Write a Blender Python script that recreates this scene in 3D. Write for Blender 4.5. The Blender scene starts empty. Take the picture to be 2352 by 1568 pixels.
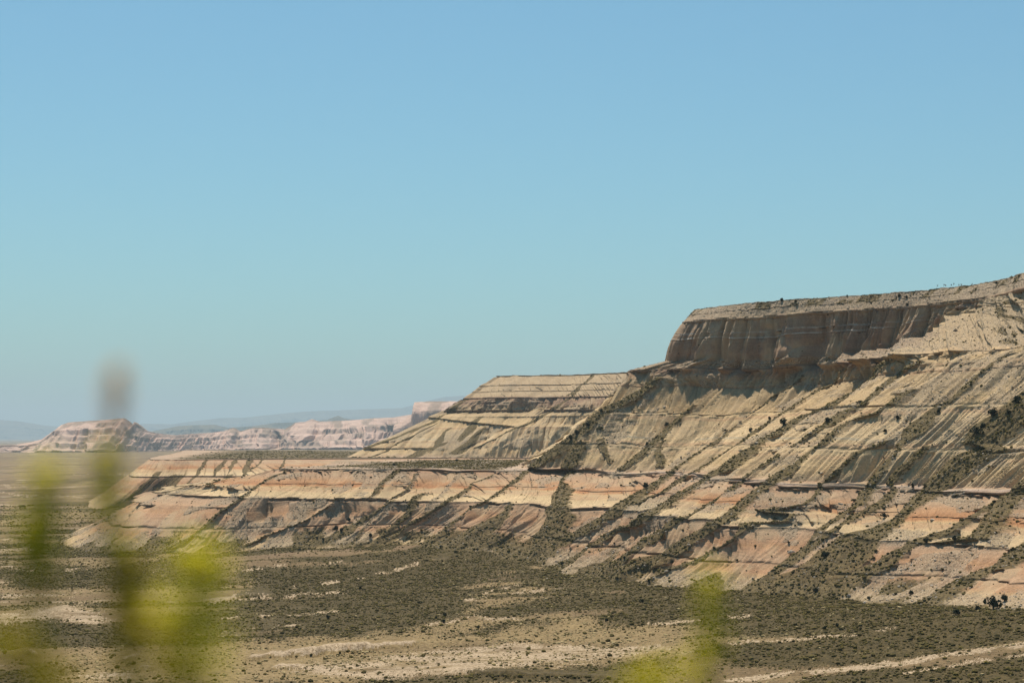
import bpy, bmesh, math, random, time
import numpy as np
T0 = time.time()
random.seed(7); rng = np.random.default_rng(11)
scene = bpy.context.scene
COL = scene.collection
R = math.radians

# ------------------------------------------------------------------ camera model (level lens with vertical shift)
W, H = 1024, 682
LENS = 70.0
FR = W * LENS / 36.0            # focal length in pixels of the 1024 px wide picture
UC, VH = 512.0, 436.7           # principal column, row of the horizon
K = 1024 / 2352.0
def D(u, v): return (u * K, v * K)                                   # tracing frame of 2352 px
def tile(x0, y0): return lambda *p: [((x0 + X * .4252) / 4, (y0 + Y * .4252) / 4, *r) for (X, Y, *r) in p]
ta, tb, tc, td, te = tile(3096, 1100), tile(3096, 1767), tile(2096, 1500), tile(2096, 1900), tile(1100, 1700)
def z3(*p): return [((X * .6058) / 4, (1350 + Y * .6058) / 4, *r) for (X, Y, *r) in p]
def z4(*p): return [(X * .6378 / 4, (2000 + Y * .6378) / 4, *r) for (X, Y, *r) in p]
def z5(*p): return [((1200 + X * .6378) / 4, (2000 + Y * .6378) / 4, *r) for (X, Y, *r) in p]
def z6(*p): return [((2600 + X * .636) / 4, (1900 + Y * .636) / 4, *r) for (X, Y, *r) in p]
def z2(*p): return [((1200 + X * .6378) / 4, (1400 + Y * .6378) / 4, *r) for (X, Y, *r) in p]

# ------------------------------------------------------------------ noise
def _hash(ix, iy, s):
    h = (ix.astype(np.int64) * 374761393 + iy.astype(np.int64) * 668265263 + s * 1442695041) & 0xFFFFFFFF
    h = ((h ^ (h >> 13)) * 1274126177) & 0xFFFFFFFF
    return ((h ^ (h >> 16)) & 0xFFFFFF) / float(0xFFFFFF)
def vn(x, y, s=0):
    x, y = np.broadcast_arrays(np.asarray(x, float), np.asarray(y, float))
    ix, iy = np.floor(x), np.floor(y); fx, fy = x - ix, y - iy
    fx = fx * fx * (3 - 2 * fx); fy = fy * fy * (3 - 2 * fy)
    a, b = _hash(ix, iy, s), _hash(ix + 1, iy, s); c, d = _hash(ix, iy + 1, s), _hash(ix + 1, iy + 1, s)
    return (a + (b - a) * fx) + ((c + (d - c) * fx) - (a + (b - a) * fx)) * fy
def fbm(x, y, s=0, o=4):
    r = 0; a = .5; t = 0
    for k in range(o):
        r = r + a * vn(x * 2 ** k, y * 2 ** k, s + 17 * k); t += a; a *= .5
    return r / t
def ridge(x, y, s=0): return 1 - np.abs(2 * vn(x, y, s) - 1)
def sst(a, b, x):
    t = np.clip((x - a) / (b - a), 0, 1); return t * t * (3 - 2 * t)

# ------------------------------------------------------------------ valley floor
P0 = np.array([-60., 1430.]); NT = np.array([-.953, -.304])
TOE = [(190, 1264, 1540), (380, 1272, 1430), (570, 1264, 1385), (790, 1247, 1360), (960, 1250, 1345), (1150, 1278, 1290), (1260, 1312, 1225), (1400, 1332, 1100), (1540, 1345, 1035), (1700, 1358, 1000),
       (1870, 1376, 955), (2080, 1385, 880), (2380, 1400, 795), (2800, 1430, 722)]
TOE = np.array([((u * K - UC) / FR * d, d, (VH - v * K) / FR * d) for u, v, d in TOE])       # foot of the escarpment, surveyed at real distances
TOE2 = np.array([((u * K - UC) / FR * d, d, (VH - v * K) / FR * d) for u, v, d in [(215, 1152, 2290), (330, 1163, 2290), (500, 1170, 2280), (690, 1175, 2270)]])
def _f0(X, Y):
    q = (X - P0[0]) * NT[0] + (Y - P0[1]) * NT[1]; qp = np.maximum(q, 0)
    return -88 + 6 * np.exp(-qp / 120) + 4.5 * sst(320, -60, q)
def floor_z(X, Y):
    z = _f0(X, Y); W_ = 0; C_ = 0; far_ = 0
    for t in TOE:
        d2 = (X - t[0]) ** 2 + (Y - t[1]) ** 2; w = np.exp(-d2 / 75. ** 2) + 1e-30
        W_ = W_ + w; C_ = C_ + w * (t[2] - _f0(t[0], t[1])); far_ = np.maximum(far_, np.exp(-d2 / 130. ** 2))
    z = z + C_ / W_ * np.minimum(far_ * 1.15, 1)
    W_ = 0; C_ = 0; fb = 0
    for t in TOE2:
        d2 = (X - t[0]) ** 2 + (Y - t[1]) ** 2; w = np.exp(-d2 / 90. ** 2) + 1e-30; W_ = W_ + w; C_ = C_ + w * (t[2] - _f0(t[0], t[1])); fb = np.maximum(fb, np.exp(-d2 / 200. ** 2))
    z = z + C_ / W_ * np.minimum(fb * 1.15, 1)
    z = z + 1.6 * (fbm(X / 160, Y / 160, 5) - .5) * sst(200, 600, Y) * (1 - far_)
    r = np.hypot(X, Y); kz = -1.15 - .10 * np.minimum(r, 2.2) - .46 * np.maximum(r - 2.2, 0)   # knoll under the viewpoint
    return np.maximum(kz, z)
def to_world(u, v, z=None, d=None):
    """point seen at (u, v) of the 1024 px frame, at a given height or distance"""
    if d is None: d = -z * FR / (v - VH)
    return ((u - UC) / FR * d, d, (VH - v) / FR * d)
def to_floor(u, v, dz=0.):
    d = 1200.
    for _ in range(30):
        X = (u - UC) / FR * d
        z = float(floor_z(np.array([X]), np.array([d]))[0]) + dz
        d = .5 * d + .5 * (-z * FR / (v - VH))
    return ((u - UC) / FR * d, d, z)
def proj(x, y, z): return UC + x / y * FR, VH - z / y * FR

# ------------------------------------------------------------------ object helpers
def link(o): COL.objects.link(o); return o
def tag(o, kind=None, label=None, cat=None, group=None):
    if kind: o['kind'] = kind
    if label: o['label'] = label
    if cat: o['category'] = cat
    if group: o['group'] = group
    return o
def grid_mesh(name, P, mat, attrs=None, flip=False, smooth=True):
    nr, nc = P.shape[:2]
    me = bpy.data.meshes.new(name)
    me.vertices.add(nr * nc); me.vertices.foreach_set('co', P.reshape(-1).astype(np.float32))
    i = np.arange(nr * nc).reshape(nr, nc)
    q = np.stack([i[:-1, :-1], i[:-1, 1:], i[1:, 1:], i[1:, :-1]], -1).reshape(-1, 4)
    if flip: q = q[:, ::-1]
    n = len(q)
    me.loops.add(n * 4); me.polygons.add(n)
    me.loops.foreach_set('vertex_index', np.ascontiguousarray(q).reshape(-1).astype(np.int32))
    me.polygons.foreach_set('loop_start', np.arange(0, n * 4, 4, dtype=np.int32))
    if smooth: me.polygons.foreach_set('use_smooth', np.ones(n, dtype=bool))
    me.update(calc_edges=True)
    for k, a in (attrs or {}).items():
        at = me.attributes.new(k, 'FLOAT', 'POINT'); at.data.foreach_set('value', a.reshape(-1).astype(np.float32))
    me.materials.append(mat)
    return link(bpy.data.objects.new(name, me))
def raw_mesh(name, verts, faces, mat):
    me = bpy.data.meshes.new(name); me.from_pydata([tuple(map(float, v)) for v in verts], [], faces); me.update()
    if mat: me.materials.append(mat)
    return me

# ------------------------------------------------------------------ materials
class NT_:
    def __init__(s, name, rough=.95):
        s.m = bpy.data.materials.new(name); s.m.use_nodes = True; s.t = s.m.node_tree; s.n = s.t.nodes
        s.b = s.n['Principled BSDF']; s.b.inputs['Roughness'].default_value = rough
        s.b.inputs['Specular IOR Level'].default_value = .15
    def L(s, a, b): s.t.links.new(a, b)
    def attr(s, n): x = s.n.new('ShaderNodeAttribute'); x.attribute_name = n; return x.outputs['Fac']
    def pos(s): return s.n.new('ShaderNodeNewGeometry').outputs['Position']
    def math(s, op, a, b=None, c=None, clamp=False):
        x = s.n.new('ShaderNodeMath'); x.operation = op; x.use_clamp = clamp
        for k, v in enumerate((a, b, c)):
            if v is None: continue
            if isinstance(v, (int, float)): x.inputs[k].default_value = v
            else: s.L(v, x.inputs[k])
        return x.outputs[0]
    def mapping(s, v, scale):
        x = s.n.new('ShaderNodeMapping'); x.inputs['Scale'].default_value = scale; s.L(v, x.inputs['Vector']); return x.outputs[0]
    def noise(s, v, scale, detail=4, rough=.6):
        x = s.n.new('ShaderNodeTexNoise'); x.inputs['Scale'].default_value = scale; x.inputs['Detail'].default_value = detail
        x.inputs['Roughness'].default_value = rough; s.L(v, x.inputs['Vector']); return x.outputs['Fac']
    def voro(s, v, scale):
        x = s.n.new('ShaderNodeTexVoronoi'); x.inputs['Scale'].default_value = scale; s.L(v, x.inputs['Vector']); return x.outputs['Distance']
    def ramp(s, f, stops, interp='LINEAR'):
        x = s.n.new('ShaderNodeValToRGB'); cr = x.color_ramp; cr.interpolation = interp
        while len(cr.elements) < len(stops): cr.elements.new(.5)
        for e, (p, c) in zip(cr.elements, stops):
            e.position = p; e.color = (*c, 1) if not isinstance(c, (int, float)) else (c, c, c, 1)
        s.L(f, x.inputs[0]); return x.outputs['Color']
    def mix(s, f, a, b, mode='MIX'):
        x = s.n.new('ShaderNodeMix'); x.data_type = 'RGBA'; x.blend_type = mode
        for k, v in ((0, f), (6, a), (7, b)):
            if isinstance(v, (int, float)): x.inputs[k].default_value = v
            elif isinstance(v, tuple): x.inputs[k].default_value = (*v, 1)
            else: s.L(v, x.inputs[k])
        return x.outputs[2]
    def step(s, f, a, b): 
        x = s.n.new('ShaderNodeMapRange'); x.interpolation_type = 'SMOOTHSTEP'
        x.inputs[1].default_value = a; x.inputs[2].default_value = b; s.L(f, x.inputs[0]); return x.outputs[0]
    def out(s, col, bump=None, strength=.5, dist=1.):
        s.L(col, s.b.inputs['Base Color'])
        if bump is not None:
            x = s.n.new('ShaderNodeBump'); x.inputs['Strength'].default_value = strength; x.inputs['Distance'].default_value = dist
            s.L(bump, x.inputs['Height']); s.L(x.outputs[0], s.b.inputs['Normal'])
        return s.m
def zr(z): return (z + 100) / 205.
YEL = (.52, .37, .20); YEL2 = (.58, .43, .25); PALE = (.50, .42, .29); PURP = (.42, .32, .25); PINK = (.42, .275, .17)
ORAN = (.43, .245, .13); ORAN2 = (.41, .195, .09); GREY = (.34, .265, .185); CLIFF = (.29, .19, .122); WHITE = (.55, .50, .42)
def strata_material(name, sc=1.0, tint=None):
    n = NT_(name); p = n.pos(); st = n.attr('strat')
    w = n.noise(p, .02, 3); w2 = n.noise(p, .25, 3)
    st2 = n.math('ADD', st, n.math('MULTIPLY_ADD', w, 3.0, -1.5)); st2 = n.math('ADD', st2, n.math('MULTIPLY_ADD', w2, .8, -.4))
    f = n.math('DIVIDE', n.math('ADD', st2, 100.), 205.)
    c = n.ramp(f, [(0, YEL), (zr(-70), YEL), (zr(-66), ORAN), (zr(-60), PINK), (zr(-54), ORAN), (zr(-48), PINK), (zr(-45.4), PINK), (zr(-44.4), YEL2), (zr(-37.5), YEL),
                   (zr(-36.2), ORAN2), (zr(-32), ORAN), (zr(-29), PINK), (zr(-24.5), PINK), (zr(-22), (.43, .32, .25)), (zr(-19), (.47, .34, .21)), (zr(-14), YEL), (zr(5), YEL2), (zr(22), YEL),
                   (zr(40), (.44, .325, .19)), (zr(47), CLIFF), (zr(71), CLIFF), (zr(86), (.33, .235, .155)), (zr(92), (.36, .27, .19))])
    # fine bedding
    comb = n.n.new('ShaderNodeCombineXYZ'); n.L(st2, comb.inputs['Z'])
    band = n.noise(comb.outputs[0], .75, 5, .75)
    c = n.mix(.55, c, n.ramp(band, [(.30, .60), (.45, .92), (.55, 1.05), (.68, 1.30)]), 'MULTIPLY')
    band2 = n.noise(comb.outputs[0], .22, 2, .5)
    c = n.mix(n.math('MULTIPLY', n.step(band2, .5, .62), .45), c, (.43, .25, .15))
    # pale evaporite beds in the cliff
    def bed(z0, z1):
        a = n.step(st, z0 - .35, z0); b = n.step(st, z1, z1 + .35); return n.math('SUBTRACT', a, b, clamp=True)
    wh = n.math('ADD', bed(75.4, 76.1), bed(71.4, 72.2), clamp=True)
    c = n.mix(n.math('MULTIPLY', wh, n.step(n.noise(p, .08, 3), .3, .6)), c, WHITE)
    gr = n.math('MULTIPLY', bed(1.6, 2.4), n.step(n.noise(p, .02, 2), .4, .6)); c = n.mix(n.math('MULTIPLY', gr, .5), c, (.36, .35, .28))
    # weather streaks and mottling
    c = n.mix(.6, c, n.ramp(n.noise(p, .06, 5), [(.3, .78), (.5, 1.0), (.7, 1.22)]), 'MULTIPLY')
    c = n.mix(.65, c, n.ramp(n.noise(p, .9, 4, .75), [(.3, .55), (.5, 1.0), (.7, 1.4)]), 'MULTIPLY')
    c = n.mix(n.math('MULTIPLY', n.step(n.noise(p, .035, 4, .65), .47, .62), .55), c, (.48, .355, .215))
    # debris
    tal = n.attr('talus'); nb = n.noise(p, .22, 4, .7)
    tf = n.step(n.math('ADD', tal, n.math('MULTIPLY_ADD', nb, 1.0, -.5)), .38, .62)
    deb = n.mix(n.step(n.noise(p, 1.1, 3, .8), .42, .60), (.17, .125, .08), (.47, .37, .255))
    deb = n.mix(.30, deb, c)
    c = n.mix(n.math('MULTIPLY', tf, .9), c, deb)
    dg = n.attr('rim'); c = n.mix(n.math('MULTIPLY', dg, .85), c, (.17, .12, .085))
    # soil under shrubs
    vg = n.attr('veg')
    vf = n.step(n.math('ADD', vg, n.math('MULTIPLY_ADD', n.noise(p, .35, 4, .7), .9, -.45)), .35, .6)
    vc = n.mix(n.step(n.noise(p, .5, 3), .42, .6), (.058, .043, .014), (.15, .108, .042))
    c = n.mix(n.math('MULTIPLY', vf, .85), c, vc)
    if tint: c = n.mix(tint[0], c, tint[1])
    b = n.math('ADD', n.noise(p, 1.2, 5, .7), n.math('MULTIPLY', band, .5))
    return n.out(c, b, .7, .55 * sc)
M_STRATA = strata_material('banded_badland_rock')

def floor_material():
    n = NT_('valley_floor_soil'); p = n.pos()
    veg, tan, pale = n.attr('veg'), n.attr('tan'), n.attr('pale')
    st = n.mapping(p, (.35, 1., 1.))
    n1 = n.noise(st, .03, 5, .65); n2 = n.noise(p, .5, 5, .75); n3 = n.noise(st, .006, 5, .6)
    base = n.mix(n.step(n2, .38, .62), (.120, .080, .038), (.22, .150, .075))
    base = n.mix(n.math('MULTIPLY', n.step(n3, .45, .6), .5), base, (.21, .135, .085))
    tn = n.mix(n.step(n2, .35, .65), (.165, .115, .05), (.33, .235, .115))
    c = n.mix(tan, base, tn)
    pl = n.mix(n.step(n.noise(p, .8, 5, .8), .40, .58), (.22, .155, .09), (.50, .38, .25))
    pf = n.step(n.math('ADD', pale, n.math('MULTIPLY_ADD', n.noise(st, .12, 4, .7), .9, -.45)), .35, .6)
    c = n.mix(pf, c, pl)
    vf = n.step(n.math('ADD', veg, n.math('MULTIPLY_ADD', n.noise(st, .10, 5, .7), .8, -.4)), .30, .62)
    vc = n.mix(n.step(n2, .42, .6), (.044, .034, .011), (.100, .072, .026))
    c = n.mix(n.math('MULTIPLY', vf, .9), c, vc)
    c = n.mix(.5, c, n.ramp(n.noise(p, .05, 4), [(.3, .8), (.7, 1.2)]), 'MULTIPLY')
    return n.out(c, n.noise(p, .9, 5, .75), .8, .5)
M_FLOOR = floor_material()

def flat_noise_material(name, a, b, scale, rough=.9, bump=.3, dist=.1, trans=0, objrand=0):
    n = NT_(name, rough); tc_ = n.n.new('ShaderNodeTexCoord').outputs['Object']
    f = n.noise(tc_, scale, 4, .65)
    c = n.mix(n.step(f, .35, .65), a, b)
    if objrand:
        oi = n.n.new('ShaderNodeObjectInfo').outputs['Random']
        c = n.mix(objrand, c, n.ramp(oi, [(0, .45), (.5, 1.), (1, 1.7)]), 'MULTIPLY')
        oi2 = n.math('FRACT', n.math('MULTIPLY', oi, 7.31)); c = n.mix(n.math('MULTIPLY', n.step(oi2, .6, .9), .5), c, (.16, .125, .05))
    m = n.out(c, f, bump, dist)
    if trans:
        tl = n.n.new('ShaderNodeBsdfTranslucent'); n.L(c, tl.inputs['Color']); ms = n.n.new('ShaderNodeMixShader'); ms.inputs[0].default_value = trans
        n.L(n.b.outputs[0], ms.inputs[1]); n.L(tl.outputs[0], ms.inputs[2]); n.L(ms.outputs[0], n.n['Material Output'].inputs['Surface'])
    return m
M_TUFT = flat_noise_material('dry_grass_blades', (.30, .22, .10), (.50, .39, .20), 3., .9, .6, .3, objrand=.5)
M_SCRUB = flat_noise_material('scrub_leaves', (.054, .043, .009), (.125, .093, .022), 3., .9, .6, .3, objrand=.8)
M_JUN = flat_noise_material('juniper_needles', (.012, .018, .008), (.040, .048, .018), 2., .9, .5, .3)
M_JUN2 = flat_noise_material('broom_leaves', (.035, .040, .012), (.085, .085, .028), 2., .9, .5, .3)
M_BARK = flat_noise_material('grey_bark', (.09, .07, .05), (.16, .13, .10), 8.)
M_ROCK = flat_noise_material('pale_fallen_rock', (.33, .27, .20), (.52, .45, .36), .8, .9, .6, .3)
M_STONE = flat_noise_material('scree_stone', (.25, .20, .15), (.55, .47, .37), .8, .9, .6, .3, objrand=.5)
M_STEM = flat_noise_material('green_stem', (.16, .17, .015), (.30, .28, .03), 60., .7, .2, .001)
M_PETAL = flat_noise_material('yellow_green_flower', (.66, .60, .02), (.86, .78, .05), 90., .7, .2, .001, trans=.8)
M_LEAF = flat_noise_material('olive_leaf', (.26, .20, .02), (.46, .38, .03), 60., .7, .2, .001, trans=.6)
M_SEED = flat_noise_material('dry_seed_head', (.62, .38, .13), (.90, .60, .24), 90., .9, .2, .001, trans=.6)

# ------------------------------------------------------------------ lofted escarpments
def catmull(P, t):
    n = len(P); i = np.clip(np.floor(t).astype(int), 0, n - 2); f = (t - i)[:, None]
    p0, p1, p2, p3 = P[np.clip(i - 1, 0, n - 1)], P[i], P[i + 1], P[np.clip(i + 2, 0, n - 1)]
    return .5 * (2 * p1 + (p2 - p0) * f + (2 * p0 - 5 * p1 + 4 * p2 - p3) * f * f + (3 * p1 - p0 - 3 * p2 + p3) * f ** 3)

class Loft:
    """levels: name -> (ns,3) contour nodes; swept into one relief with spurs, ledges and flutes"""
    def __init__(s, names, nodes, rows, ref, ndir, px=.8, umin=-25, umax=1050, seed=0):
        s.names = names; s.nodes = nodes; ns = len(nodes[ref])
        tt = np.linspace(0, ns - 1, 400 * (ns - 1) + 1)
        C = catmull(nodes[ref], tt)
        C2 = catmull(nodes[names[1]], tt)
        seg = np.maximum(np.hypot(*np.diff(C[:, :2], axis=0).T), np.hypot(*np.diff(C2[:, :2], axis=0).T) * .7)
        Y = C[:-1, 1]; u, _ = proj(C[:-1, 0], np.maximum(Y, 10), 0 * Y)
        hid = np.clip(np.maximum(umin - u, u - umax) / 40, 0, 5)
        step = px * Y / FR * (1 + hid)
        cum = np.concatenate([[0], np.cumsum(seg / step)]); nc = int(cum[-1]) + 1
        s.tau = np.interp(np.linspace(0, cum[-1], nc), cum, tt)
        L = {k: catmull(nodes[k], s.tau) for k in names}
        C = L[ref]; s.m = np.concatenate([[0], np.cumsum(np.hypot(*np.diff(C[:, :2], axis=0).T))])
        N = catmull(ndir, s.tau)[:, :2]; N /= np.linalg.norm(N, axis=1)[:, None]; s.N = N
        lev = np.stack([L[k] for k in names])              # (nl, nc, 3)
        lf = np.array([r[0] for r in rows]); i = np.clip(np.floor(lf).astype(int), 0, len(names) - 2); f = (lf - i)[:, None, None]
        s.B = lev[i] * (1 - f) + lev[i + 1] * f            # base (nr, nc, 3)
        s.rows = rows; s.lf = lf; s.nr, s.nc = s.B.shape[:2]; s.seed = seed
        s.U, s.V = proj(s.B[..., 0], s.B[..., 1], s.B[..., 2])
        s.gm = np.maximum(np.abs(np.gradient(s.U, axis=1)) / np.maximum(np.gradient(s.m), 1e-4)[None], .35 * FR / np.maximum(s.B[..., 1], 10))
        s.vis = slice(None)
        # slope length coordinate
        s.M = np.broadcast_to(s.m[None], (s.nr, s.nc))
    def lines(s, stripes, amp):
        """traced crest lines -> column position per row"""
        out = []
        for st in stripes:
            pts = st['p']; rr, cc, ww = [], [], []
            for p in pts:
                # the lower levels of the loft may overlap in view: take nearest node, weight rows
                d2 = (s.U - p[0]) ** 2 + (s.V - p[1]) ** 2
                k = int(np.argmin(d2)); ks = np.flatnonzero(d2 < 3.0); k = int(ks[np.argmin(s.B[..., 1].flat[ks])]) if len(ks) else k; r, c = divmod(k, s.nc)
                if d2.flat[k] > 64: continue
                a_ = amp[r] * st.get('amp', 1.); bx = s.B[r, c]; u1, v1 = proj(bx[0] + s.N[c, 0] * a_, bx[1] + s.N[c, 1] * a_, bx[2])
                d2 = (s.U - (p[0] - (u1 - s.U[r, c]) * .9)) ** 2 + (s.V - (p[1] - (v1 - s.V[r, c]) * .9)) ** 2
                k = int(np.argmin(d2)); ks = np.flatnonzero(d2 < 3.0); k = int(ks[np.argmin(s.B[..., 1].flat[ks])]) if len(ks) else k; r, c = divmod(k, s.nc)
                rr.append(r); cc.append(s.m[c]); ww.append((lambda w0: w0 * (.95 + .045 * w0))(p[2] if len(p) > 2 else 3) / s.gm[r, c])
            if len(rr) < 2: continue
            o = np.argsort(rr); cci = [int(np.argmin(np.abs(s.m - q))) for q in cc]; rr = np.array(rr, float)[o]; cc = np.array(cc)[o]; ww = np.array(ww)[o]
            rows = np.arange(s.nr)
            m = np.interp(rows, rr, cc); w = np.interp(rows, rr, ww)
            act = sst(rr[0] - 14, rr[0] + 2, rows) * sst(rr[-1] + 14, rr[-1] - 2, rows)
            nn = s.nr; lowf = sst(rr[0] - nn * .26, rr[0] + 2, rows) if rr[0] > nn * .12 else np.ones(nn); acto = lowf * sst(rr[-1] + nn * .16, rr[-1] - 2, rows)
            if len(rr) > 2:
                sl = (cc[1] - cc[0]) / max(rr[1] - rr[0], 4); m = np.where(rows < rr[0], cc[0] + np.clip(sl, -.5, .5) * (rows - rr[0]), m)
            st = dict(st, acto=acto)
            l0 = s.lf[int(rr[0])]
            if l0 < 2.05 and st.get('veg', 1.) >= .5 and s.seed == 40:
                act = np.maximum(act, (rows < rr[0] + 3) * sst(.85, 1.1, s.lf)); w = w * np.where(rows < rr[0], 1 + 1.1 * np.clip(l0 - s.lf, 0, 1), 1)
            out.append((m, w, act, st))
        s.L = out
        s.ampcol = np.ones(s.nc)
    def spurs(s, amp_by_row, near=34., far=9.):
        O = np.zeros((s.nr, s.nc)); veg = np.zeros_like(O); tal = np.zeros_like(O)
        wob = (fbm(s.M / 9, s.lf[:, None] * 4, s.seed + 3, 3) - .5) * 5
        edge = fbm(s.M / 3.5, np.arange(s.nr)[:, None] / 9., s.seed + 4, 3)
        for m, w, act, st in s.L:
            x = s.M + wob * .6 - m[:, None]; w_ = w[:, None]
            g_ = np.interp(np.arange(s.nr), np.arange(s.nr), [s.gm[r, min(int(np.searchsorted(s.m, m[r])), s.nc - 1)] for r in range(s.nr)])[:, None]
            nr_, fr_ = st.get('near', near) * 1.25 / g_, st.get('far', far) * 1. / g_
            k = np.where(x > 0, 1 - x / nr_, 1 + x / fr_).clip(0, 1)
            k = k ** np.where(x > 0, 1.0, 1.0)
            O = np.maximum(O, k * st['acto'][:, None] * (amp_by_row * st.get('amp', 1.))[:, None] * s.ampcol[None])
            vv = np.where(x > 0, 1 - x / (w_ * 1.15), 1 + x / (w_ * .9)).clip(0, 1)
            veg = np.maximum(veg, np.minimum(vv * 2.2, 1) * act[:, None] * st.get('veg', 1.) * (.60 + .9 * edge) * (.85 + .5 * fbm(s.M / 30 + s.lf[:, None] * 2, s.lf[:, None] * 6, s.seed + 6, 2)))
            tv = np.where(x > 0, 1 - x / (w_ * st.get('tw', 1.7) + 1.5), 1 + x / (w_ * 1.0 + 1)).clip(0, 1)
            tal = np.maximum(tal, tv * act[:, None] * st.get('tal', .8))
        s.O = O; s.veg = veg.clip(0, 1); s.tal = tal.clip(0, 1)

def stripes_main():
    S = []
    def c(p, **k): S.append(dict(p=p, **k))
    c(z3((1880, 862, 1), (1700, 960, 1.5), (1600, 1055, 2), (1460, 1135, 3), (1300, 1250, 4), (1150, 1330, 5)), amp=1.2)
    c(z3((1500, 915, 1.5), (1400, 965, 2), (1290, 1050, 2)), amp=.6)
    c(z3((1120, 960, .5), (1000, 1100, 1), (800, 1180, 1)), amp=.8, veg=0, tal=.3)
    c(te((540, 690, 1), (400, 780, 1.2), (200, 890, 1.5), (0, 970, 2), (-200, 1040, 3)), amp=.8)
    c(te((1120, 425, 3), (1010, 520, 3), (900, 650, 1.5)), amp=.5, near=14)
    c(te((1040, 700, 1.5), (860, 820, 3), (700, 900, 6), (560, 1000, 10), (400, 1070, 12)), amp=1.1)
    c(te((1310, 450, 2), (1200, 590, 2), (1060, 670, 1)), amp=.45, near=14, veg=.5)
    c(te((1340, 640, 3), (1250, 760, 6), (1150, 850, 5), (1050, 950, 2)), amp=.6, near=18)
    c(te((1690, 430, 1), (1560, 600, 2), (1450, 720, 3), (1330, 860, 4)), amp=.4, near=14, veg=.3)
    c(te((2010, 450, 1), (1850, 530, 2), (1680, 640, 3), (1570, 720, 4), (1420, 790, 3), (1330, 840, 3)), amp=.7, near=24)
    c(tc((1230, 30, 4), (960, 200, 9), (720, 330, 9), (480, 520, 10), (300, 660, 10), (140, 790, 7), (0, 900, 5)) +
      te((2240, 520, 4), (2120, 600, 3), (1960, 710, 3), (1840, 760, 2), (1640, 900, 3), (1530, 990, 4)), amp=1.3, near=40)
    c(te((2200, 740, 4), (2060, 850, 7), (1900, 950, 9), (1760, 1060, 8)), amp=.8, veg=.7)
    c(tc((560, 640, 6), (430, 830, 6), (360, 960, 3), (330, 1080, 8), (290, 1200, 11), (230, 1300, 13), (180, 1400, 11)), amp=.55, near=16)
    c(tc((740, 600, 4), (760, 700, 5), (800, 780, 2)), amp=.2, near=10, veg=.6)
    c(tc((1560, 270, 3), (1400, 420, 6), (1250, 560, 7), (1100, 700, 8), (940, 830, 5)), amp=.8, near=30)
    c(tc((1360, 600, 3), (1320, 680, 3), (1300, 820, 4)), amp=.2, near=10, veg=.7)
    c(ta((290, 950, 1), (0, 1141, 1)) + tc((2180, 330, 1.), (2000, 470, 1.5), (1850, 600, 2.), (1700, 690, 2.5), (1550, 790, 4), (1400, 880, 5), (1250, 990, 7),
        (1130, 1060, 7), (980, 1160, 8), (840, 1250, 9), (660, 1350, 9), (500, 1420, 10), (330, 1500, 8)), amp=1.1)
    c(ta((1180, 600, 1), (960, 680, 1), (800, 790, 1), (640, 890, 2), (400, 1060, 2), (250, 1170, 2), (0, 1330, 2)) + tc((2150, 510, 2), (2000, 620, 3), (1900, 680, 3), (1750, 770, 3),
        (1650, 830, 4), (1550, 900, 4), (1400, 970, 4), (1250, 1080, 3), (1100, 1150, 3), (1000, 1200, 2)), amp=1.0)
    c(ta((1640, 300, 2), (1450, 420, 6), (1300, 600, 8), (1150, 730, 7), (980, 860, 7), (800, 1000, 8), (600, 1110, 8), (430, 1210, 7), (230, 1300, 6), (80, 1390, 6)) +
      tc((2352, 509, 5), (2240, 570, 4), (2160, 640, 3), (2060, 700, 7), (1950, 760, 8), (1850, 850, 7), (1750, 900, 6), (1600, 1000, 7), (1450, 1090, 9), (1300, 1190, 9),
         (1100, 1290, 11), (950, 1380, 12), (700, 1470, 9), (600, 1530, 8)), amp=1.2)
    c(ta((1330, 790, 3), (1220, 860, 4), (1100, 950, 3), (960, 1060, 2), (820, 1180, 4), (660, 1260, 4), (500, 1380, 5), (390, 1440, 4), (240, 1540, 2)), amp=.7, near=20)
    c(ta((1240, 1080, 2), (1080, 1180, 5), (900, 1280, 4), (700, 1350, 2), (560, 1450, 3), (430, 1568, 4)) + tb((280, 90, 5), (150, 200, 7), (0, 300, 8)) +
      tc((2150, 1060, 8), (2000, 1170, 8), (1850, 1290, 9), (1700, 1380, 8), (1600, 1440, 8)) + td((1400, 620, 9), (1250, 690, 12), (1050, 800, 13), (850, 880, 11)), amp=1.2)
    c(tc((2352, 760, 3), (2150, 890, 2.5), (2050, 950, 2.5), (1900, 1050, 3), (1800, 1110, 3), (1650, 1200, 3), (1500, 1300, 3), (1330, 1380, 5)), amp=.8, near=24)
    c(tb((930, 0, 4), (780, 70, 4), (600, 180, 5), (450, 300, 4), (330, 440, 3), (220, 560, 3), (100, 660, 3), (0, 725, 3)) + td((2200, 300, 8), (2080, 420, 9), (1960, 520, 4), (1840, 600, 3),
        (1700, 660, 3), (1540, 760, 4), (1370, 850, 4), (1200, 930, 5)), amp=1.0)
    c(ta((2140, 740, 2), (2000, 840, 3), (1880, 930, 3), (1780, 1020, 5), (1650, 1140, 5), (1500, 1230, 8), (1400, 1330, 10), (1280, 1450, 12), (1180, 1560, 5)) +
      tb((1130, 100, 3), (1000, 220, 6), (910, 330, 7), (850, 430, 8), (740, 560, 8), (600, 660, 4), (450, 780, 4), (330, 870, 5)), amp=.9, veg=.8, tw=3)
    c(tb((1380, 60, 5), (1250, 170, 4), (1120, 280, 3), (1080, 430, 4), (980, 520, 5), (850, 620, 5), (720, 700, 5), (560, 800, 4), (420, 890, 4)), amp=.8, near=22)
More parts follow.
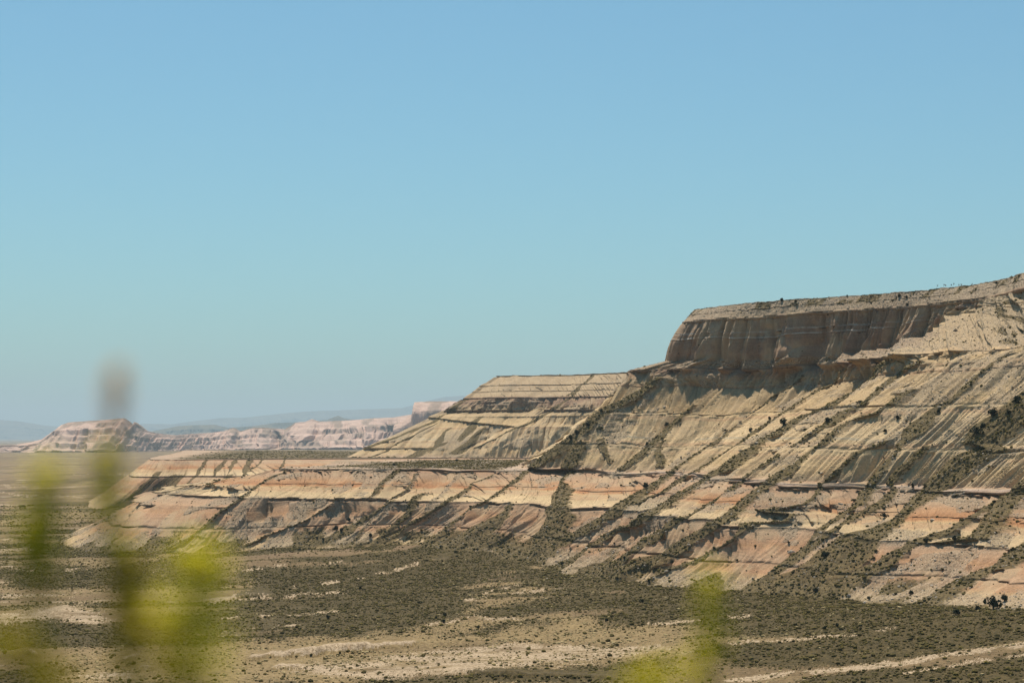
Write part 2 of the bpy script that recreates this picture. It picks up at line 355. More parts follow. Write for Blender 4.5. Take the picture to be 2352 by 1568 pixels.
    c(ta((2352, 1080, 13), (2200, 1230, 16), (2060, 1330, 16), (1900, 1450, 16), (1780, 1568, 15)) + tb((1900, 40, 15), (1700, 130, 13), (1560, 240, 13), (1440, 330, 13), (1350, 430, 12),
        (1200, 530, 11), (1080, 640, 9), (950, 740, 11), (800, 820, 12), (650, 910, 15), (500, 1040, 17), (350, 1150, 16)), amp=1.3, near=42)
    c(tb((2352, 300, 5), (2180, 430, 4), (2000, 540, 4), (1850, 600, 4), (1700, 700, 4), (1500, 810, 5), (1300, 900, 6), (1150, 980, 7), (1000, 1060, 9), (850, 1150, 10), (700, 1220, 9)), amp=1.1)
    c(tb((2300, 420, 10), (2100, 600, 10), (1950, 780, 10), (1820, 880, 12), (1500, 930, 5), (1250, 960, 4)), amp=.5, near=16, veg=.8)
    c(tb((2352, 890, 8), (2200, 980, 10), (2050, 1080, 12), (1900, 1170, 11), (1750, 1220, 9), (1600, 1290, 11), (1450, 1380, 12)), amp=1.1)
    # beyond the frame on the right
    for k in range(3):
        dx = 60 * (k + 1)
        c([(1024 + dx + 130, 330 + 10 * k, 6), (1024 + dx + 40, 420 + 10 * k, 8), (1024 + dx - 60, 520 + 10 * k, 9)], amp=1.1)
    return S

def rows_build(spec):
    """spec: list of ('seg', level, n) and ('ledge', level, thick, out, under, id)"""
    rows = []
    for e in spec:
        if e[0] == 'seg':
            _, a, b, n = e
            for k in range(n): rows.append((a + (b - a) * (k + .5) / n, 0., 0., -1))
        else:
            _, l, th, pr, un, idn = e
            rows += [(l, -th - 1.1, -un * .8, idn), (l, -th - .25, -un, idn), (l, -th, pr * .9, idn), (l, -th * .5, pr, idn), (l, -.12, pr * .95, idn), (l, .06, .1, idn)]
    return rows

def nd(lst): return np.array(lst, float)
def build_main():
    # stations along the escarpment; p: pixel nodes in the 2352 frame
    def px(u, v, z): return to_world(*D(u, v), z=z)
    def flr(u, v): x, y, z = to_floor(*D(u, v)); return (x, y, z - .3)
    zA = [-23.5] * 6 + [-24.5] * 3 + [-24.8, -25.5, -26.5, -27, -27, -27.5, -28]
    zB = [-45] * 3 + [-43.8] * 3 + [-45.2, -45.6, -45.8, -44.6, -46, -48, -49.6, -50.4, -51, -52]
    A = [(-120, 2100, -24), (-150, 1800, -23.8), (-170, 1560, -23.6)] + [px(u, v, z) for (u, v), z in zip(
        [(657, 1074), (800, 1076), (1010, 1077), (1225, 1079), (1440, 1084), (1560, 1088), (1680, 1100), (1830, 1110), (1990, 1117), (2164, 1124), (2400, 1134), (2700, 1150), (3150, 1175)], zA[3:])]
    B = [(-280, 2100, -45), (-300, 1790, -45), px(362, 1131, -45)] + [px(u, v, z) for (u, v), z in zip(
        [(545, 1139), (680, 1143), (880, 1146), (1110, 1152), (1290, 1160), (1440, 1168), (1540, 1182), (1690, 1200), (1860, 1215), (2020, 1232), (2250, 1255), (2560, 1285), (3000, 1320)], zB[3:])]
    T = [(-400, 2050, -88), (-390, 1720, -87)] + [tuple(t) for t in TOE - nd([0, 0, .3])]
    C = [(430, 2100, 50), (300, 1900, 50), (240, 1780, 50), (210, 1720, 50), (190, 1670, 50), (165, 1600, 50)] + [px(u, v, 50) for (u, v) in
        [(1447, 852), (1700, 840), (1946, 829), (2060, 815), (2260, 800), (2430, 788), (2620, 776), (2880, 760), (3150, 735), (3600, 700)]]
    Kk = [(480, 2080, 86), (350, 1880, 86), (290, 1770, 86), (260, 1715, 86), (235, 1660, 86), (190, 1585, 86)] + [px(u, v, 86) for (u, v) in
        [(1567, 741), (1740, 725), (1938, 712), (2090, 702), (2246, 684), (2352, 661), (2480, 640), (2680, 605), (2950, 560), (3400, 480)]]
    A, B, T, C, Kk = map(nd, (A, B, T, C, Kk)); ns = len(A)
    ndir = T - C; ndir[:6] = (T - A)[:6]; ndir[:, 2] = 0; ndir /= np.linalg.norm(ndir, axis=1)[:, None]
    ndir[7:9] = ndir[7:9] * .4 + nd([[-.85, -.52, 0]] * 2) * .6
    U = A - ndir * 1.8; U[:, 2] = A[:, 2] + 1.6
    U[:6] = nd([(330, 2100, -24), (200, 1900, -23), (130, 1800, -22), (80, 1740, -21.5), (40, 1690, -21), (10, 1600, -20)])
    w = (38 - U[:, 2]) / (50 - U[:, 2]); Dl = U + (C - U) * w[:, None]
    F = C + (Kk - C) * .17
    F[6] = to_world(*D(1527, 832), d=1505); 
    for k in (7, 8, 9): F[k] = Kk[k] + ndir[k] * 2.5; F[k, 2] = 56
    for k in (7, 8): C[k, :2] = F[k, :2] + ndir[k, :2] * 3; Dl[k] = C[k] + ndir[k] * 4; Dl[k, 2] = 36
    Dl[9] = C[9] + ndir[9] * 5; Dl[9, 2] = 38
    F[9] = Kk[9] + ndir[9] * 4; F[9, 2] = 61; F[10] = Kk[10] + ndir[10] * 4; F[10, 2] = 78
    P_ = Kk - ndir * 12; P_[:, 2] = 96
    for k, uv in {6: (1592, 713), 7: (1755, 692), 8: (1950, 679), 9: (2090, 668), 10: (2250, 651), 11: (2355, 627), 12: (2490, 603), 13: (2690, 565)}.items():
        P_[k] = to_world(*D(*uv), z=96.5)
    ins = nd([.8, .6, 0]); Q = P_ + ins * 60; Q[:, 2] = 97.5; RR = P_ + ins * 380; RR[:, 2] = 95
    T2 = T + ndir * 26; T2[:, 2] = T[:, 2] - 9
    names = ['T2', 'T', 'B', 'A', 'U', 'D', 'C', 'F', 'K', 'P', 'Q', 'R']
    nodes = dict(T2=T2, T=T, B=B, A=A, U=U, D=Dl, C=C, F=F, K=Kk, P=P_, Q=Q, R=RR)
    rows = rows_build([('seg', 0, 1, 14), ('seg', 1, 1.42, 40), ('ledge', 1.45, .7, .6, .9, 3), ('seg', 1.48, 1.93, 52), ('ledge', 2, .8, .9, 1.0, 1), ('seg', 2.02, 2.46, 46), ('ledge', 2.48, .5, .5, .5, 4),
                       ('seg', 2.5, 2.93, 46), ('ledge', 3, .9, 1.1, 1.1, 0), ('seg', 3.02, 4, 12),
                       ('seg', 4, 4.28, 50), ('ledge', 4.3, .7, .6, .6, 5), ('seg', 4.32, 4.66, 58), ('ledge', 4.68, .9, .8, .7, 6), ('seg', 4.7, 5, 50), ('seg', 5, 5.95, 44),
                       ('ledge', 6, 1.2, 1.0, 1.3, 2), ('seg', 6.02, 7, 20), ('seg', 7, 7.5, 44), ('ledge', 7.53, .5, .5, .2, 7), ('seg', 7.56, 7.66, 8), ('ledge', 7.68, .5, .4, .2, 8), ('seg', 7.7, 7.96, 26),
                       ('ledge', 8, 1.6, 1.4, 1.0, 9), ('seg', 8.03, 8.5, 18), ('ledge', 8.55, .8, .8, .4, 10), ('seg', 8.6, 8.95, 16), ('ledge', 9, .7, .5, .3, 11), ('seg', 9.02, 10, 12), ('seg', 10, 11, 8)])
    lo = Loft(names, nodes, rows, 'A', ndir, seed=40)
    lf = lo.lf
    amp = np.interp(lf, [0, 1, 2, 3, 4, 4.6, 5, 6, 7, 8, 9, 11], [5, 8, 10.5, 10, 10, 9, 6, 4, 2, 1, 1, 0])
    lo.lines(stripes_main(), amp)
    lo.ampcol = 1 - .45 * sst(9.8, 10.8, lo.tau)
    lo.spurs(amp)
    nr, nc = lo.nr, lo.nc; M = lo.M; LF = np.broadcast_to(lf[:, None], (nr, nc)); Z = lo.B[..., 2]; tau = np.broadcast_to(lo.tau[None], (nr, nc))
    X, Y = lo.B[..., 0], lo.B[..., 1]
    print('main loft', nr, nc, len(lo.L), time.time() - T0)
    O = lo.O.copy()
    cl = sst(5.9, 6.6, tau) * sst(10.4, 9.8, tau)                      # where the cliff stands
    # canonical bed height
    strat = np.interp(lf, [0, 1, 2, 3, 4, 5, 6, 7, 8, 9, 11], [-97, -76, -45, -23.5, -20, 38, 50, 56, 86, 96, 98])[:, None] + np.zeros((nr, nc))
    strat += np.array([r[1] for r in lo.rows])[:, None]
    wr = sst(9.35, 9.75, tau - .6 * (LF - 7) + (fbm(M / 7, LF * 4, 66, 3) - .5) * 1.2) * sst(5.2, 5.8, LF) * sst(8.02, 7.98, LF); strat = strat * (1 - wr) + (22 + (strat - 50) * .35) * wr
    # wider undulation so the strike is never straight
    O -= 4.5 * np.sin(np.pi * np.clip(LF - 1, 0, 1)) * sst(2.5, 4, tau)
    O += (fbm(M / 55, LF * .6, 51, 3) - .5) * 9 * sst(1, 1.6, LF) * sst(7, 4.6, LF)
    # random debris fields
    tal = lo.tal.copy(); n_t = fbm(X / 16 + 3, Y / 30 + Z / 20, 61, 4)
    tal = np.maximum(tal, sst(.50, .66, n_t) * .75 * sst(7, 5, LF))
    tal = np.maximum(tal, sst(1.55, 1.0, LF) * (.30 + .8 * fbm(M / 18, LF * 3, 62, 3)) * sst(5, 6.5, tau))
    tal = np.maximum(tal, sst(8.9, 10.2, tau) * sst(3.6, 4.9, LF) * sst(8.2, 7.6, LF) * (.28 + .55 * fbm(M / 7, LF * 3 , 63, 4)))
    tal = np.maximum(tal, sst(8.02, 8.1, LF) * .75)
    tal = np.maximum(tal, sst(3.0, 3.05, LF) * sst(4.05, 3.9, LF) * .5 * sst(6, 5, tau))
    tal = np.maximum(tal, sst(9.3, 10.4, tau) * sst(6.0, 6.1, LF) * sst(8.05, 7.9, LF) * (.5 + .5 * fbm(M / 5, LF * 5, 64, 3)))
    tal = np.maximum(tal, sst(1.55, 1.2, LF) * sst(.45, .58, fbm(X / 25 + 5, Y / 40, 65, 3)) * .8)
    tal = np.maximum(tal, sst(6.0, 6.1, LF) * sst(7.1, 6.9, LF) * .62)
    tal = tal.clip(0, 1); bare = 1 - sst(.25, .8, tal)
    # ledges: broken where debris covers them
    off = np.array([r[2] for r in lo.rows])[:, None]; idn = np.array([r[3] for r in lo.rows])
    thr = {0: .45, 1: .47, 2: .42, 3: .62, 4: .60, 5: .64, 6: .61, 7: .2, 8: .2, 9: .0, 10: .45, 11: .35}
    lm = np.zeros((nr, nc))
    for k, t_ in thr.items():
        rws = np.where(idn == k)[0]
        if not len(rws): continue
        mm = fbm(lo.m / (22 if t_ < .5 else 12), 0 * lo.m + k * 7.7, 70 + k, 3)
        a = sst(t_ - .03, t_ + .03, mm) if t_ > 0 else np.ones_like(mm)
        tl = tal[rws].mean(0); a = a * sst(.62, .34, tl) * sst(.6, .3, lo.veg[rws].mean(0)) if k < 7 else a
        if k == 9: a = a * sst(5.8, 6.1, lo.tau)
        a = a * (.35 + .5 * vn(lo.m / 2.3, 0 * lo.m, 80 + k) + .6 * vn(lo.m / 11, 0 * lo.m, 86 + k))
        lm[rws] = a[None]
    lz = np.array([r[1] for r in lo.rows])[:, None] * np.where(idn[:, None] >= 0, np.maximum(lm, .15), 1)
    # flutes below each ledge
    tops = np.array([1.45, 2, 3, 4.3, 4.68, 6]); ti = np.clip(np.searchsorted(tops, lf + 1e-6), 0, len(tops) - 1)
    h = np.abs(np.interp(tops[ti], [0, 1, 2, 3, 4, 5, 6, 7], [-97, -76, -45, -23.5, -20, 38, 50, 56]) - np.interp(lf, [0, 1, 2, 3, 4, 5, 6, 7], [-97, -76, -45, -23.5, -20, 38, 50, 56]))[:, None]
    warp = (fbm(M / 14, LF * 2.4, 90, 3) - .5) * 10
    run = np.zeros((nr, nc)); run[:-1] = np.cumsum(np.hypot(*np.moveaxis(np.diff(lo.B[..., :2], axis=0), -1, 0))[::-1], axis=0)[::-1]; run -= run[np.searchsorted(lf, 3)][None]
    xw = sst(3.6, 4.6, LF) * sst(8.5, 9.6, tau); x1 = (M - run * (.58 - .32 * xw) * sst(.6, 2.4, LF) - run * .25 * sst(2.4, .6, LF) + warp * .25 + (fbm(M / 40, LF, 135, 2) - .5) * 14) / (2.8 + 1.3 * sst(3.1, 2.9, LF))
    tj = ((lf > 2).astype(int) + (lf > 3))[:, None]; r1 = ridge(x1, LF * .9 + tj * 5.3, 91); r2 = ridge(x1 * 2.4 + 3, LF * 2.2 + tj * 3.1, 92); r3 = ridge(x1 * .45, LF * .8, 93)
    fl = np.clip(.50 * r1 ** 1.2 + .22 * r2 ** 1.2 + .34 * r3, 0, 1)
    major = np.where(np.isin(tops[ti], [2, 3, 6]), 1., .12)[:, None]; rec = 4.2 + major * 1.6 * np.exp(-h / 5.0) + 3.4 * sst(1, 12, h)
    slope_zone = sst(.9, 1.2, LF) * sst(6.05, 5.9, LF) * (1 - sst(2.99, 3.0, LF) * sst(4.02, 3.98, LF))
    g1 = ridge(x1 * .8 + 11, LF * 1.1, 131) ** 5; g2 = ridge(x1 * 2.1 + 7, LF * 2.4, 132) ** 4
    O -= (2.6 * g1 + 1.6 * g2) * (1 - .5 * sst(2, 1.8, LF)) * sst(.3, 3, h) * slope_zone * (.65 + .35 * bare) * (1 - .72 * sst(.22, .6, lo.veg))
    rec = rec * (1 + .35 * sst(3.1, 2.9, LF)) * (1 + .35 * sst(5.5, 6.2, tau) * sst(9.6, 8.8, tau) * sst(3.9, 4.1, LF))
    O -= rec * (1 - fl) * slope_zone * (.68 + .32 * bare) * (1 - .72 * sst(.22, .6, lo.veg)) * np.where(LF > 5, .8, 1)
    # medium side gullies between crests
    r4 = ridge((M - run * .5 + warp * 1.0) / 15, LF * .4, 95); O += (r4 - .5) * 8.5 * slope_zone * (.5 + .5 * bare)
    # cliff: buttresses and shafts
    cz = sst(5.6, 6.0, LF) * sst(8.03, 7.98, LF) * cl
    b1 = ridge((M + 4 * (vn(M / 9, LF * .8, 96) - .5)) / 21, LF * .15, 97); b2 = ridge(M / 5.2, LF * .5, 98); b3 = vn(M / 1.3, LF * 2.5, 99)
    hh = np.clip((LF - 7), 0, 1)
    O += cz * (np.maximum(b1 - .50, 0) * (10 + 15 * (1 - hh) ** 1.2) - 2.0 + (b2 - .5) * (3.4 + 2.6 * (1 - hh)) + (b3 - .5) * 1.8 - 4.0 * ridge(M / 17, LF * .2, 133) ** 9 - 2.0 * ridge(M / 7 + 4, LF * .6, 134) ** 7 + (vn(M / 5, LF * 7, 137) - .5) * 1.6)
    O += 4 * np.sin(np.pi * hh) * sst(7, 6.2, tau) * sst(5, 5.8, tau)
    lump = sst(4.7, 5.0, LF) * sst(6.0, 5.6, LF) * cl * sst(6.8, 7.3, tau)
    O += lump * (ridge((M + warp) / 13, LF * .5, 101) - .45) * 8
    O += sst(9.4, 10.2, tau) * sst(6.0, 6.2, LF) * sst(8, 7.9, LF) * ((ridge((M + warp) / 9, LF * .8, 121) - .5) * 4 + (ridge(M / 3, LF * 2, 122) - .5) * 1.6)
    O += sst(2.2, 1.0, LF) * (fbm(M / 28, LF * .5, 123, 4) - .5) * 36 * sst(2, 3, tau)
    # top edge
    O += sst(7.95, 8, LF) * sst(9.4, 9, LF) * ((vn(M / 6, LF * 0, 103) - .5) * 2.2 + (vn(M / 1.7, LF * 0, 104) - .5) * .9)
    # general roughness
    rough = (fbm(M / 2.6, np.arange(nr)[:, None] / 5.5, 105, 3) - .5) * (.35 + .9 * tal + .5 * lo.veg)
    O += rough * sst(.9, 1.2, LF)
    O += off * lm
    P = lo.B.copy(); P[..., :2] += lo.N[None] * O[..., None]; P[..., 2] += lz
    P[..., 2] += (fbm(M / 30, 0 * M, 136, 3) - .5) * 3.2 * sst(1, 1.5, LF) * sst(8.5, 7.5, LF)
    P[..., 2] += (fbm(X / 5, Y / 5, 106, 3) - .5) * 1.2 * sst(8.05, 8.4, LF) + (fbm(X / 30, Y / 30, 107, 2) - .5) * 3 * sst(8.95, 9.6, LF)
    P[..., 2] += (fbm(X / 40, Y / 40, 108, 4) - .5) * 5 * sst(3.0, 3.1, LF) * sst(4.6, 4, LF) * sst(6.2, 5, tau)
    veg = lo.veg.copy()
    veg = np.maximum(veg, sst(1.25, .95, LF) * (.35 + .5 * fbm(M / 9, LF * 5, 110, 3)))
    veg = np.maximum(veg, sst(1.75, 1.05, LF) * sst(.46, .60, fbm(X / 20, Y / 34, 124, 4)) * .85)
    veg = np.maximum(veg, sst(9.3, 10.4, tau) * sst(6.0, 6.1, LF) * sst(8.05, 7.9, LF) * sst(.5, .62, fbm(M / 6, LF * 6, 125, 3)) * .6)
    veg = np.maximum(veg, tal * .42 * sst(.45, .7, fbm(M / 5, np.arange(nr)[:, None] / 12., 111, 3)))
    veg = np.maximum(veg, sst(8.1, 8.6, LF) * sst(.42, .62, fbm(X / 9, Y / 9, 112, 3)) * .6)
    veg = np.maximum(veg, sst(8.95, 9.1, LF) * .45)
    veg = np.maximum(veg, sst(3.02, 3.1, LF) * sst(4.05, 3.9, LF) * sst(6, 5, tau) * (.45 + .5 * sst(.35, .6, fbm(X / 30, Y / 60, 113, 4))))
    veg *= 1 - cz * .9
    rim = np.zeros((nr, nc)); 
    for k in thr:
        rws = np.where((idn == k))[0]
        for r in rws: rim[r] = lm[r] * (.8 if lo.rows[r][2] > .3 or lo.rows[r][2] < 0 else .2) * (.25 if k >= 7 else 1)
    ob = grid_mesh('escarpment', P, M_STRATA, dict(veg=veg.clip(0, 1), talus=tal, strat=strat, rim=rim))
    tag(ob, 'structure', 'banded badland escarpment with a dark cliff cap and shrubby diagonal spurs', 'escarpment')
    return lo, P, veg, tal, LF
lo1, P1, veg1, tal1, LF1 = build_main()
print('main built', time.time() - T0)

# ------------------------------------------------------------------ second mesa and bench, further along the valley
def build_mid():
    def px(u, v, z): return to_world(*D(u, v), z=z)
    def pd(u, z, d): x = (D(u, 0)[0] - UC) / FR * d; return (x, d, z)
    za = -27
    A = [(-690, 4200, za), (-560, 3300, za)] + [px(u, v, za) for u, v in [(343, 1053), (480, 1053), (620, 1052), (800, 1051), (985, 1050), (1200, 1050), (1420, 1051), (1650, 1053), (1900, 1055)]]
    B = [(-760, 4200, -46), (-590, 3250, -46)] + [px(u, v, -46) for u, v in [(296, 1091), (440, 1091), (580, 1092), (760, 1093), (950, 1094), (1160, 1095), (1390, 1097), (1620, 1100), (1880, 1104)]]
    def flr(u, v): x, y, z = to_floor(*D(u, v)); return (x, y, z - .3)
    T = [(-800, 4150, -89), (-640, 3100, -89)] + [tuple(t - nd([0, 0, .3])) for t in TOE2] + [flr(u, v) for u, v in [(890, 1180), (1110, 1182), (1350, 1185), (1600, 1190), (1860, 1195)]]
    def lev(z, hid, pts): return nd(hid + [pd(u, z, (D(0, 1003)[1] - D(0, v)[1]) and z * FR / (VH - v * K)) if abs(v - 1003) > 25 else pd(u, z, 2800) for u, v in pts])
    U = nd([(300, 4600, -38), (100, 3900, -36), (-100, 3400, -34), (-200, 3060, -32)] + [pd(u, -29, d) for u, d in [(790, 2860), (930, 2790), (1100, 2760), (1260, 2740), (1420, 2700), (1650, 2650), (1900, 2600)]])
    Dd = nd([(500, 4500, 40), (300, 3900, 40), (100, 3400, 40), (-60, 3120, 40)] + [pd(u, 40, d) for u, d in [(1020, 2960), (1110, 2890), (1240, 2850), (1340, 2800), (1440, 2740), (1700, 2700), (1950, 2650)]])
    Kd = nd([(520, 4480, 58), (330, 3880, 58), (130, 3400, 58), (-35, 3120, 58)] + [pd(u, 58, d) for u, d in [(1062, 2965), (1135, 2900), (1255, 2862), (1345, 2815), (1445, 2755), (1700, 2710), (1950, 2660)]])
    P1 = nd([(560, 4460, 78), (370, 3880, 78), (170, 3400, 78), (0, 3130, 78)] + [pd(u, 78, d + 30) for u, d in [(1096, 2985), (1165, 2930), (1275, 2890), (1350, 2840), (1455, 2780), (1710, 2730), (1960, 2680)]])
    Pp = nd([(600, 4440, 90), (400, 3880, 90), (210, 3410, 90), (40, 3150, 90)] + [pd(u, 94, d + 70) for u, d in [(1142, 3010), (1200, 2960), (1295, 2920), (1358, 2860), (1465, 2800), (1715, 2745), (1970, 2700)]])
    A, B, T = map(nd, (A, B, T)); nd_ = T - B; nd_[:, 2] = 0; nd_ /= np.linalg.norm(nd_, axis=1)[:, None]
    nd_[4:] = nd_[4:] * .4 + nd([-.55, -.83, 0]) * .6
    T2 = T + nd_ * 40; T2[:, 2] -= 9
    Q = Pp + nd([80, 110, 1.0]); RR = Pp + nd([500, 700, -4])
    names = ['T2', 'T', 'B', 'A', 'U', 'D', 'K', 'P1', 'P', 'Q', 'R']
    rows = rows_build([('seg', 0, 1, 6), ('seg', 1, 1.96, 40), ('ledge', 2, 1.8, 1.3, 2.2, 1), ('seg', 2.03, 2.95, 28), ('ledge', 3, 1.8, 1.5, 2., 0), ('seg', 3.03, 4, 14),
                       ('seg', 4, 4.9, 90), ('ledge', 5, 2.6, 2.0, 3., 2), ('seg', 5.05, 5.9, 26), ('ledge', 6, 2, 2, 2, 3), ('seg', 6.05, 6.45, 12), ('ledge', 6.5, 1.8, 1.5, 1.5, 4),
                       ('seg', 6.55, 6.92, 12), ('ledge', 7, 2.2, 1.6, 1.4, 5), ('seg', 7.05, 7.9, 12), ('ledge', 8, 1, 1, 1, 6), ('seg', 8.05, 9, 6), ('seg', 9, 10, 5)])
    lo = Loft(names, dict(T2=T2, T=T, B=B, A=A, U=U, D=Dd, K=Kd, P1=P1, P=Pp, Q=Q, R=RR), rows, 'A', nd_, seed=140)
    S = []
    def c(p, **k): S.append(dict(p=p, near=k.pop('near', 55), far=k.pop('far', 16), **k))
    # bench gullies
    for a, b, w, am in [((1350, 810), (1240, 940), 2, .6), ((1010, 900), (880, 1040), 5, 1.), ((1130, 900), (980, 1040), 5, .9), ((1180, 900), (1080, 1010), 5, .9), ((1470, 820), (1400, 880), 3, .6),
                        ((1560, 800), (1480, 900), 2, .4), ((1650, 805), (1590, 880), 4, .7), ((1480, 910), (1300, 1055), 3, 1.2), ((1720, 820), (1540, 910), 1.5, 1.), ((1870, 800), (1760, 930), 1.5, .8)]:
        mid = ((a[0] + b[0]) / 2, (a[1] + b[1]) / 2)
        c(z3((*a, w), (*mid, w), (*b, w * .8)), amp=am)
    # mesa stripes
    c(z2((1010, 300, 1.5), (800, 440, 3), (600, 530, 3), (400, 600, 3), (230, 655, 2)), amp=1.)
    c(z2((850, 440, 1), (620, 560, 2), (450, 650, 1.5)), amp=.5, near=30)
    c(z2((920, 560, .5), (850, 590, 5), (740, 620, 9), (690, 655, 8)), amp=.2, near=20, veg=.7)
    c(z2((890, 500, 3), (850, 560, 5), (820, 600, 4)), amp=.6, near=30)
    c(z2((1110, 420, 3), (1060, 480, 6), (1000, 540, 4)), amp=.7, near=30)
    c(z2((1130, 490, 3), (1060, 560, 5), (980, 620, 7)), amp=.8, near=30)
    c(z2((1800, 150, 2), (1640, 270, 2), (1500, 380, 2), (1350, 470, 2), (1220, 540, 2), (1100, 590, 2)), amp=1.4, near=70)
    c(z2((1720, 230, 2), (1560, 360, 3), (1440, 440, 3), (1360, 480, 2)), amp=.3, near=20)
    lf = lo.lf; amp = np.interp(lf, [0, 1, 2, 3, 4, 4.5, 5, 6, 8, 10], [8, 14, 14, 11, 14, 14, 9, 4, 2, 0])
    amp = amp * .72; lo.lines(S, amp); lo.spurs(amp)
    nr, nc = lo.nr, lo.nc; M = lo.M; LF = np.broadcast_to(lf[:, None], (nr, nc)); tau = np.broadcast_to(lo.tau[None], (nr, nc)); X, Y = lo.B[..., 0], lo.B[..., 1]
    O = lo.O + (fbm(M / 110, LF * .6, 151, 3) - .5) * 22 * sst(1, 1.6, LF) * sst(9, 7, LF)
    tal = np.maximum(lo.tal * .7, sst(.52, .7, fbm(M / 50, LF * 2, 152, 4)) * .6)
    tal = np.maximum(tal, sst(5.95, 6.2, LF) * .45); tal = np.maximum(tal, sst(3.02, 3.1, LF) * sst(4.02, 3.9, LF) * .5)
    off = np.array([r[2] for r in lo.rows])[:, None]; idn = np.array([r[3] for r in lo.rows]); lm = np.zeros((nr, nc))
    for k in range(7):
        rws = np.where(idn == k)[0]; mm = fbm(lo.m / 45, 0 * lo.m + k * 7.7, 170 + k, 3); lm[rws] = (sst(.28, .36, mm) * (.7 + .6 * vn(lo.m / 5, 0 * lo.m, 180 + k)))[None]
    lz = np.array([r[1] for r in lo.rows])[:, None] * np.where(idn[:, None] >= 0, np.maximum(lm, .15), 1)
    tops = np.array([2, 3, 5, 6, 6.5, 7, 8]); ti = np.clip(np.searchsorted(tops, lf + 1e-6), 0, 6)
    zl = ([0, 1, 2, 3, 4, 5, 6, 7, 8, 10], [-97, -84, -45, -23.5, -21, 40, 58, 78, 90, 92])
    h = np.abs(np.interp(tops[ti], *zl) - np.interp(lf, *zl))[:, None]
    warp = (fbm(M / 26, LF * 2.4, 190, 3) - .5) * 18
    run = np.zeros((nr, nc)); run[:-1] = np.cumsum(np.hypot(*np.moveaxis(np.diff(lo.B[..., :2], axis=0), -1, 0))[::-1], axis=0)[::-1]; run -= run[np.searchsorted(lf, 4)][None]; x1 = (M - run * .55 + warp * .35) / 8; r1 = ridge(x1, LF * .35 + ti[:, None] * 5.3, 191); r2 = ridge(x1 * 2.6, LF * 1.2, 192)
    fl = .68 * r1 + .32 * r2 - .5 * ridge(x1 * .9 + 5, LF * 1.3, 231) ** 5
    zone = sst(.9, 1.2, LF) * sst(8, 7.6, LF) * (1 - sst(2.99, 3.0, LF) * sst(4.02, 3.98, LF))
    O -= (4 + 5 * np.exp(-h / 8) + 8 * sst(3, 18, h)) * (1 - fl) * zone * (1 - .7 * sst(.3, .8, tal))
    O += (ridge((M + warp) / 52, LF * .25, 195) - .5) * 9 * zone * sst(3.9, 4.2, LF) * sst(6, 5, LF)
    O += (fbm(M / 70, 0 * LF, 233, 4) - .5) * 26 * sst(4.6, 5.2, LF) * sst(10, 8.5, LF)
    O -= 16 * sst(.47, .56, fbm(M / 65, 0 * LF + 3, 235, 2)) * sst(5.05, 6.0, LF)
    O += sst(5, 5.1, LF) * sst(6.02, 5.98, LF) * ((ridge(M / 30, LF * .2, 196) - .5) * 9 + (ridge(M / 8, LF * .4, 197) - .5) * 3)
    O += (fbm(M / 5, np.arange(nr)[:, None] / 5., 198, 3) - .5) * 1.5 * sst(.9, 1.2, LF) + off * lm
    P = lo.B.copy(); P[..., :2] += lo.N[None] * O[..., None]; P[..., 2] += lz
    P[..., 2] += (fbm(X / 40, Y / 40, 199, 3) - .5) * 4 * sst(3.02, 3.3, LF) * sst(4.4, 4, LF) + (fbm(X / 25, Y / 25, 200, 3) - .5) * 5 * sst(7.5, 8.5, LF)
    strat = np.interp(lf, *zl)[:, None] + np.array([r[1] for r in lo.rows])[:, None] + 0 * M
    strat = np.where(strat > 30, strat + 0, strat); strat = np.where((strat > 30) & (LF < 4.95), strat - 14, strat)
    strat = np.where(LF > 6.05, 42, strat)
    veg = np.maximum(lo.veg, sst(8.02, 8.1, LF) * .8); veg = np.maximum(veg, sst(3.02, 3.1, LF) * sst(4.03, 3.95, LF) * (.5 + .5 * fbm(X / 40, Y / 80, 201, 3)))
    veg = np.maximum(veg, tal * .3 * sst(.5, .65, fbm(M / 9, LF * 9, 202, 3)))
    rim = np.zeros((nr, nc))
    for r in range(nr):
        if idn[r] >= 0 and (lo.rows[r][2] > .3 or lo.rows[r][2] < 0): rim[r] = lm[r] * .6
    ob = grid_mesh('mesa', P, M_STRATA2, dict(veg=veg.clip(0, 1), talus=tal, strat=strat, rim=rim))
    tag(ob, 'structure', 'smaller flat topped mesa and red bench standing behind the main escarpment', 'mesa')
    return lo, P, veg, tal, LF
M_STRATA2 = strata_material('banded_mesa_rock', 2.0)
lo2, P2, veg2, tal2, LF2 = build_mid()
print('mid built', time.time() - T0)

def far_material(name, a, b, c_):
    n = NT_(name); p = n.pos(); st = n.attr('strat'); comb = n.n.new('ShaderNodeCombineXYZ'); n.L(st, comb.inputs['Z'])
    x = n.mix(n.step(n.noise(comb.outputs[0], .12, 4, .8), .42, .58), a, b)
    x = n.mix(n.math('MULTIPLY', n.attr('veg'), .85), x, c_)
    x = n.mix(.6, x, n.ramp(n.noise(p, .012, 5, .7), [(.3, .7), (.7, 1.3)]), 'MULTIPLY')
    return n.out(x, n.noise(p, .03, 5, .7), .6, 20)
M_FAR = far_material('far_pink_rock', (.62, .44, .345), (.50, .335, .26), (.13, .11, .07))
M_HILL = far_material('far_scrub_hills', (.12, .11, .07), (.18, .15, .10), (.06, .06, .04))

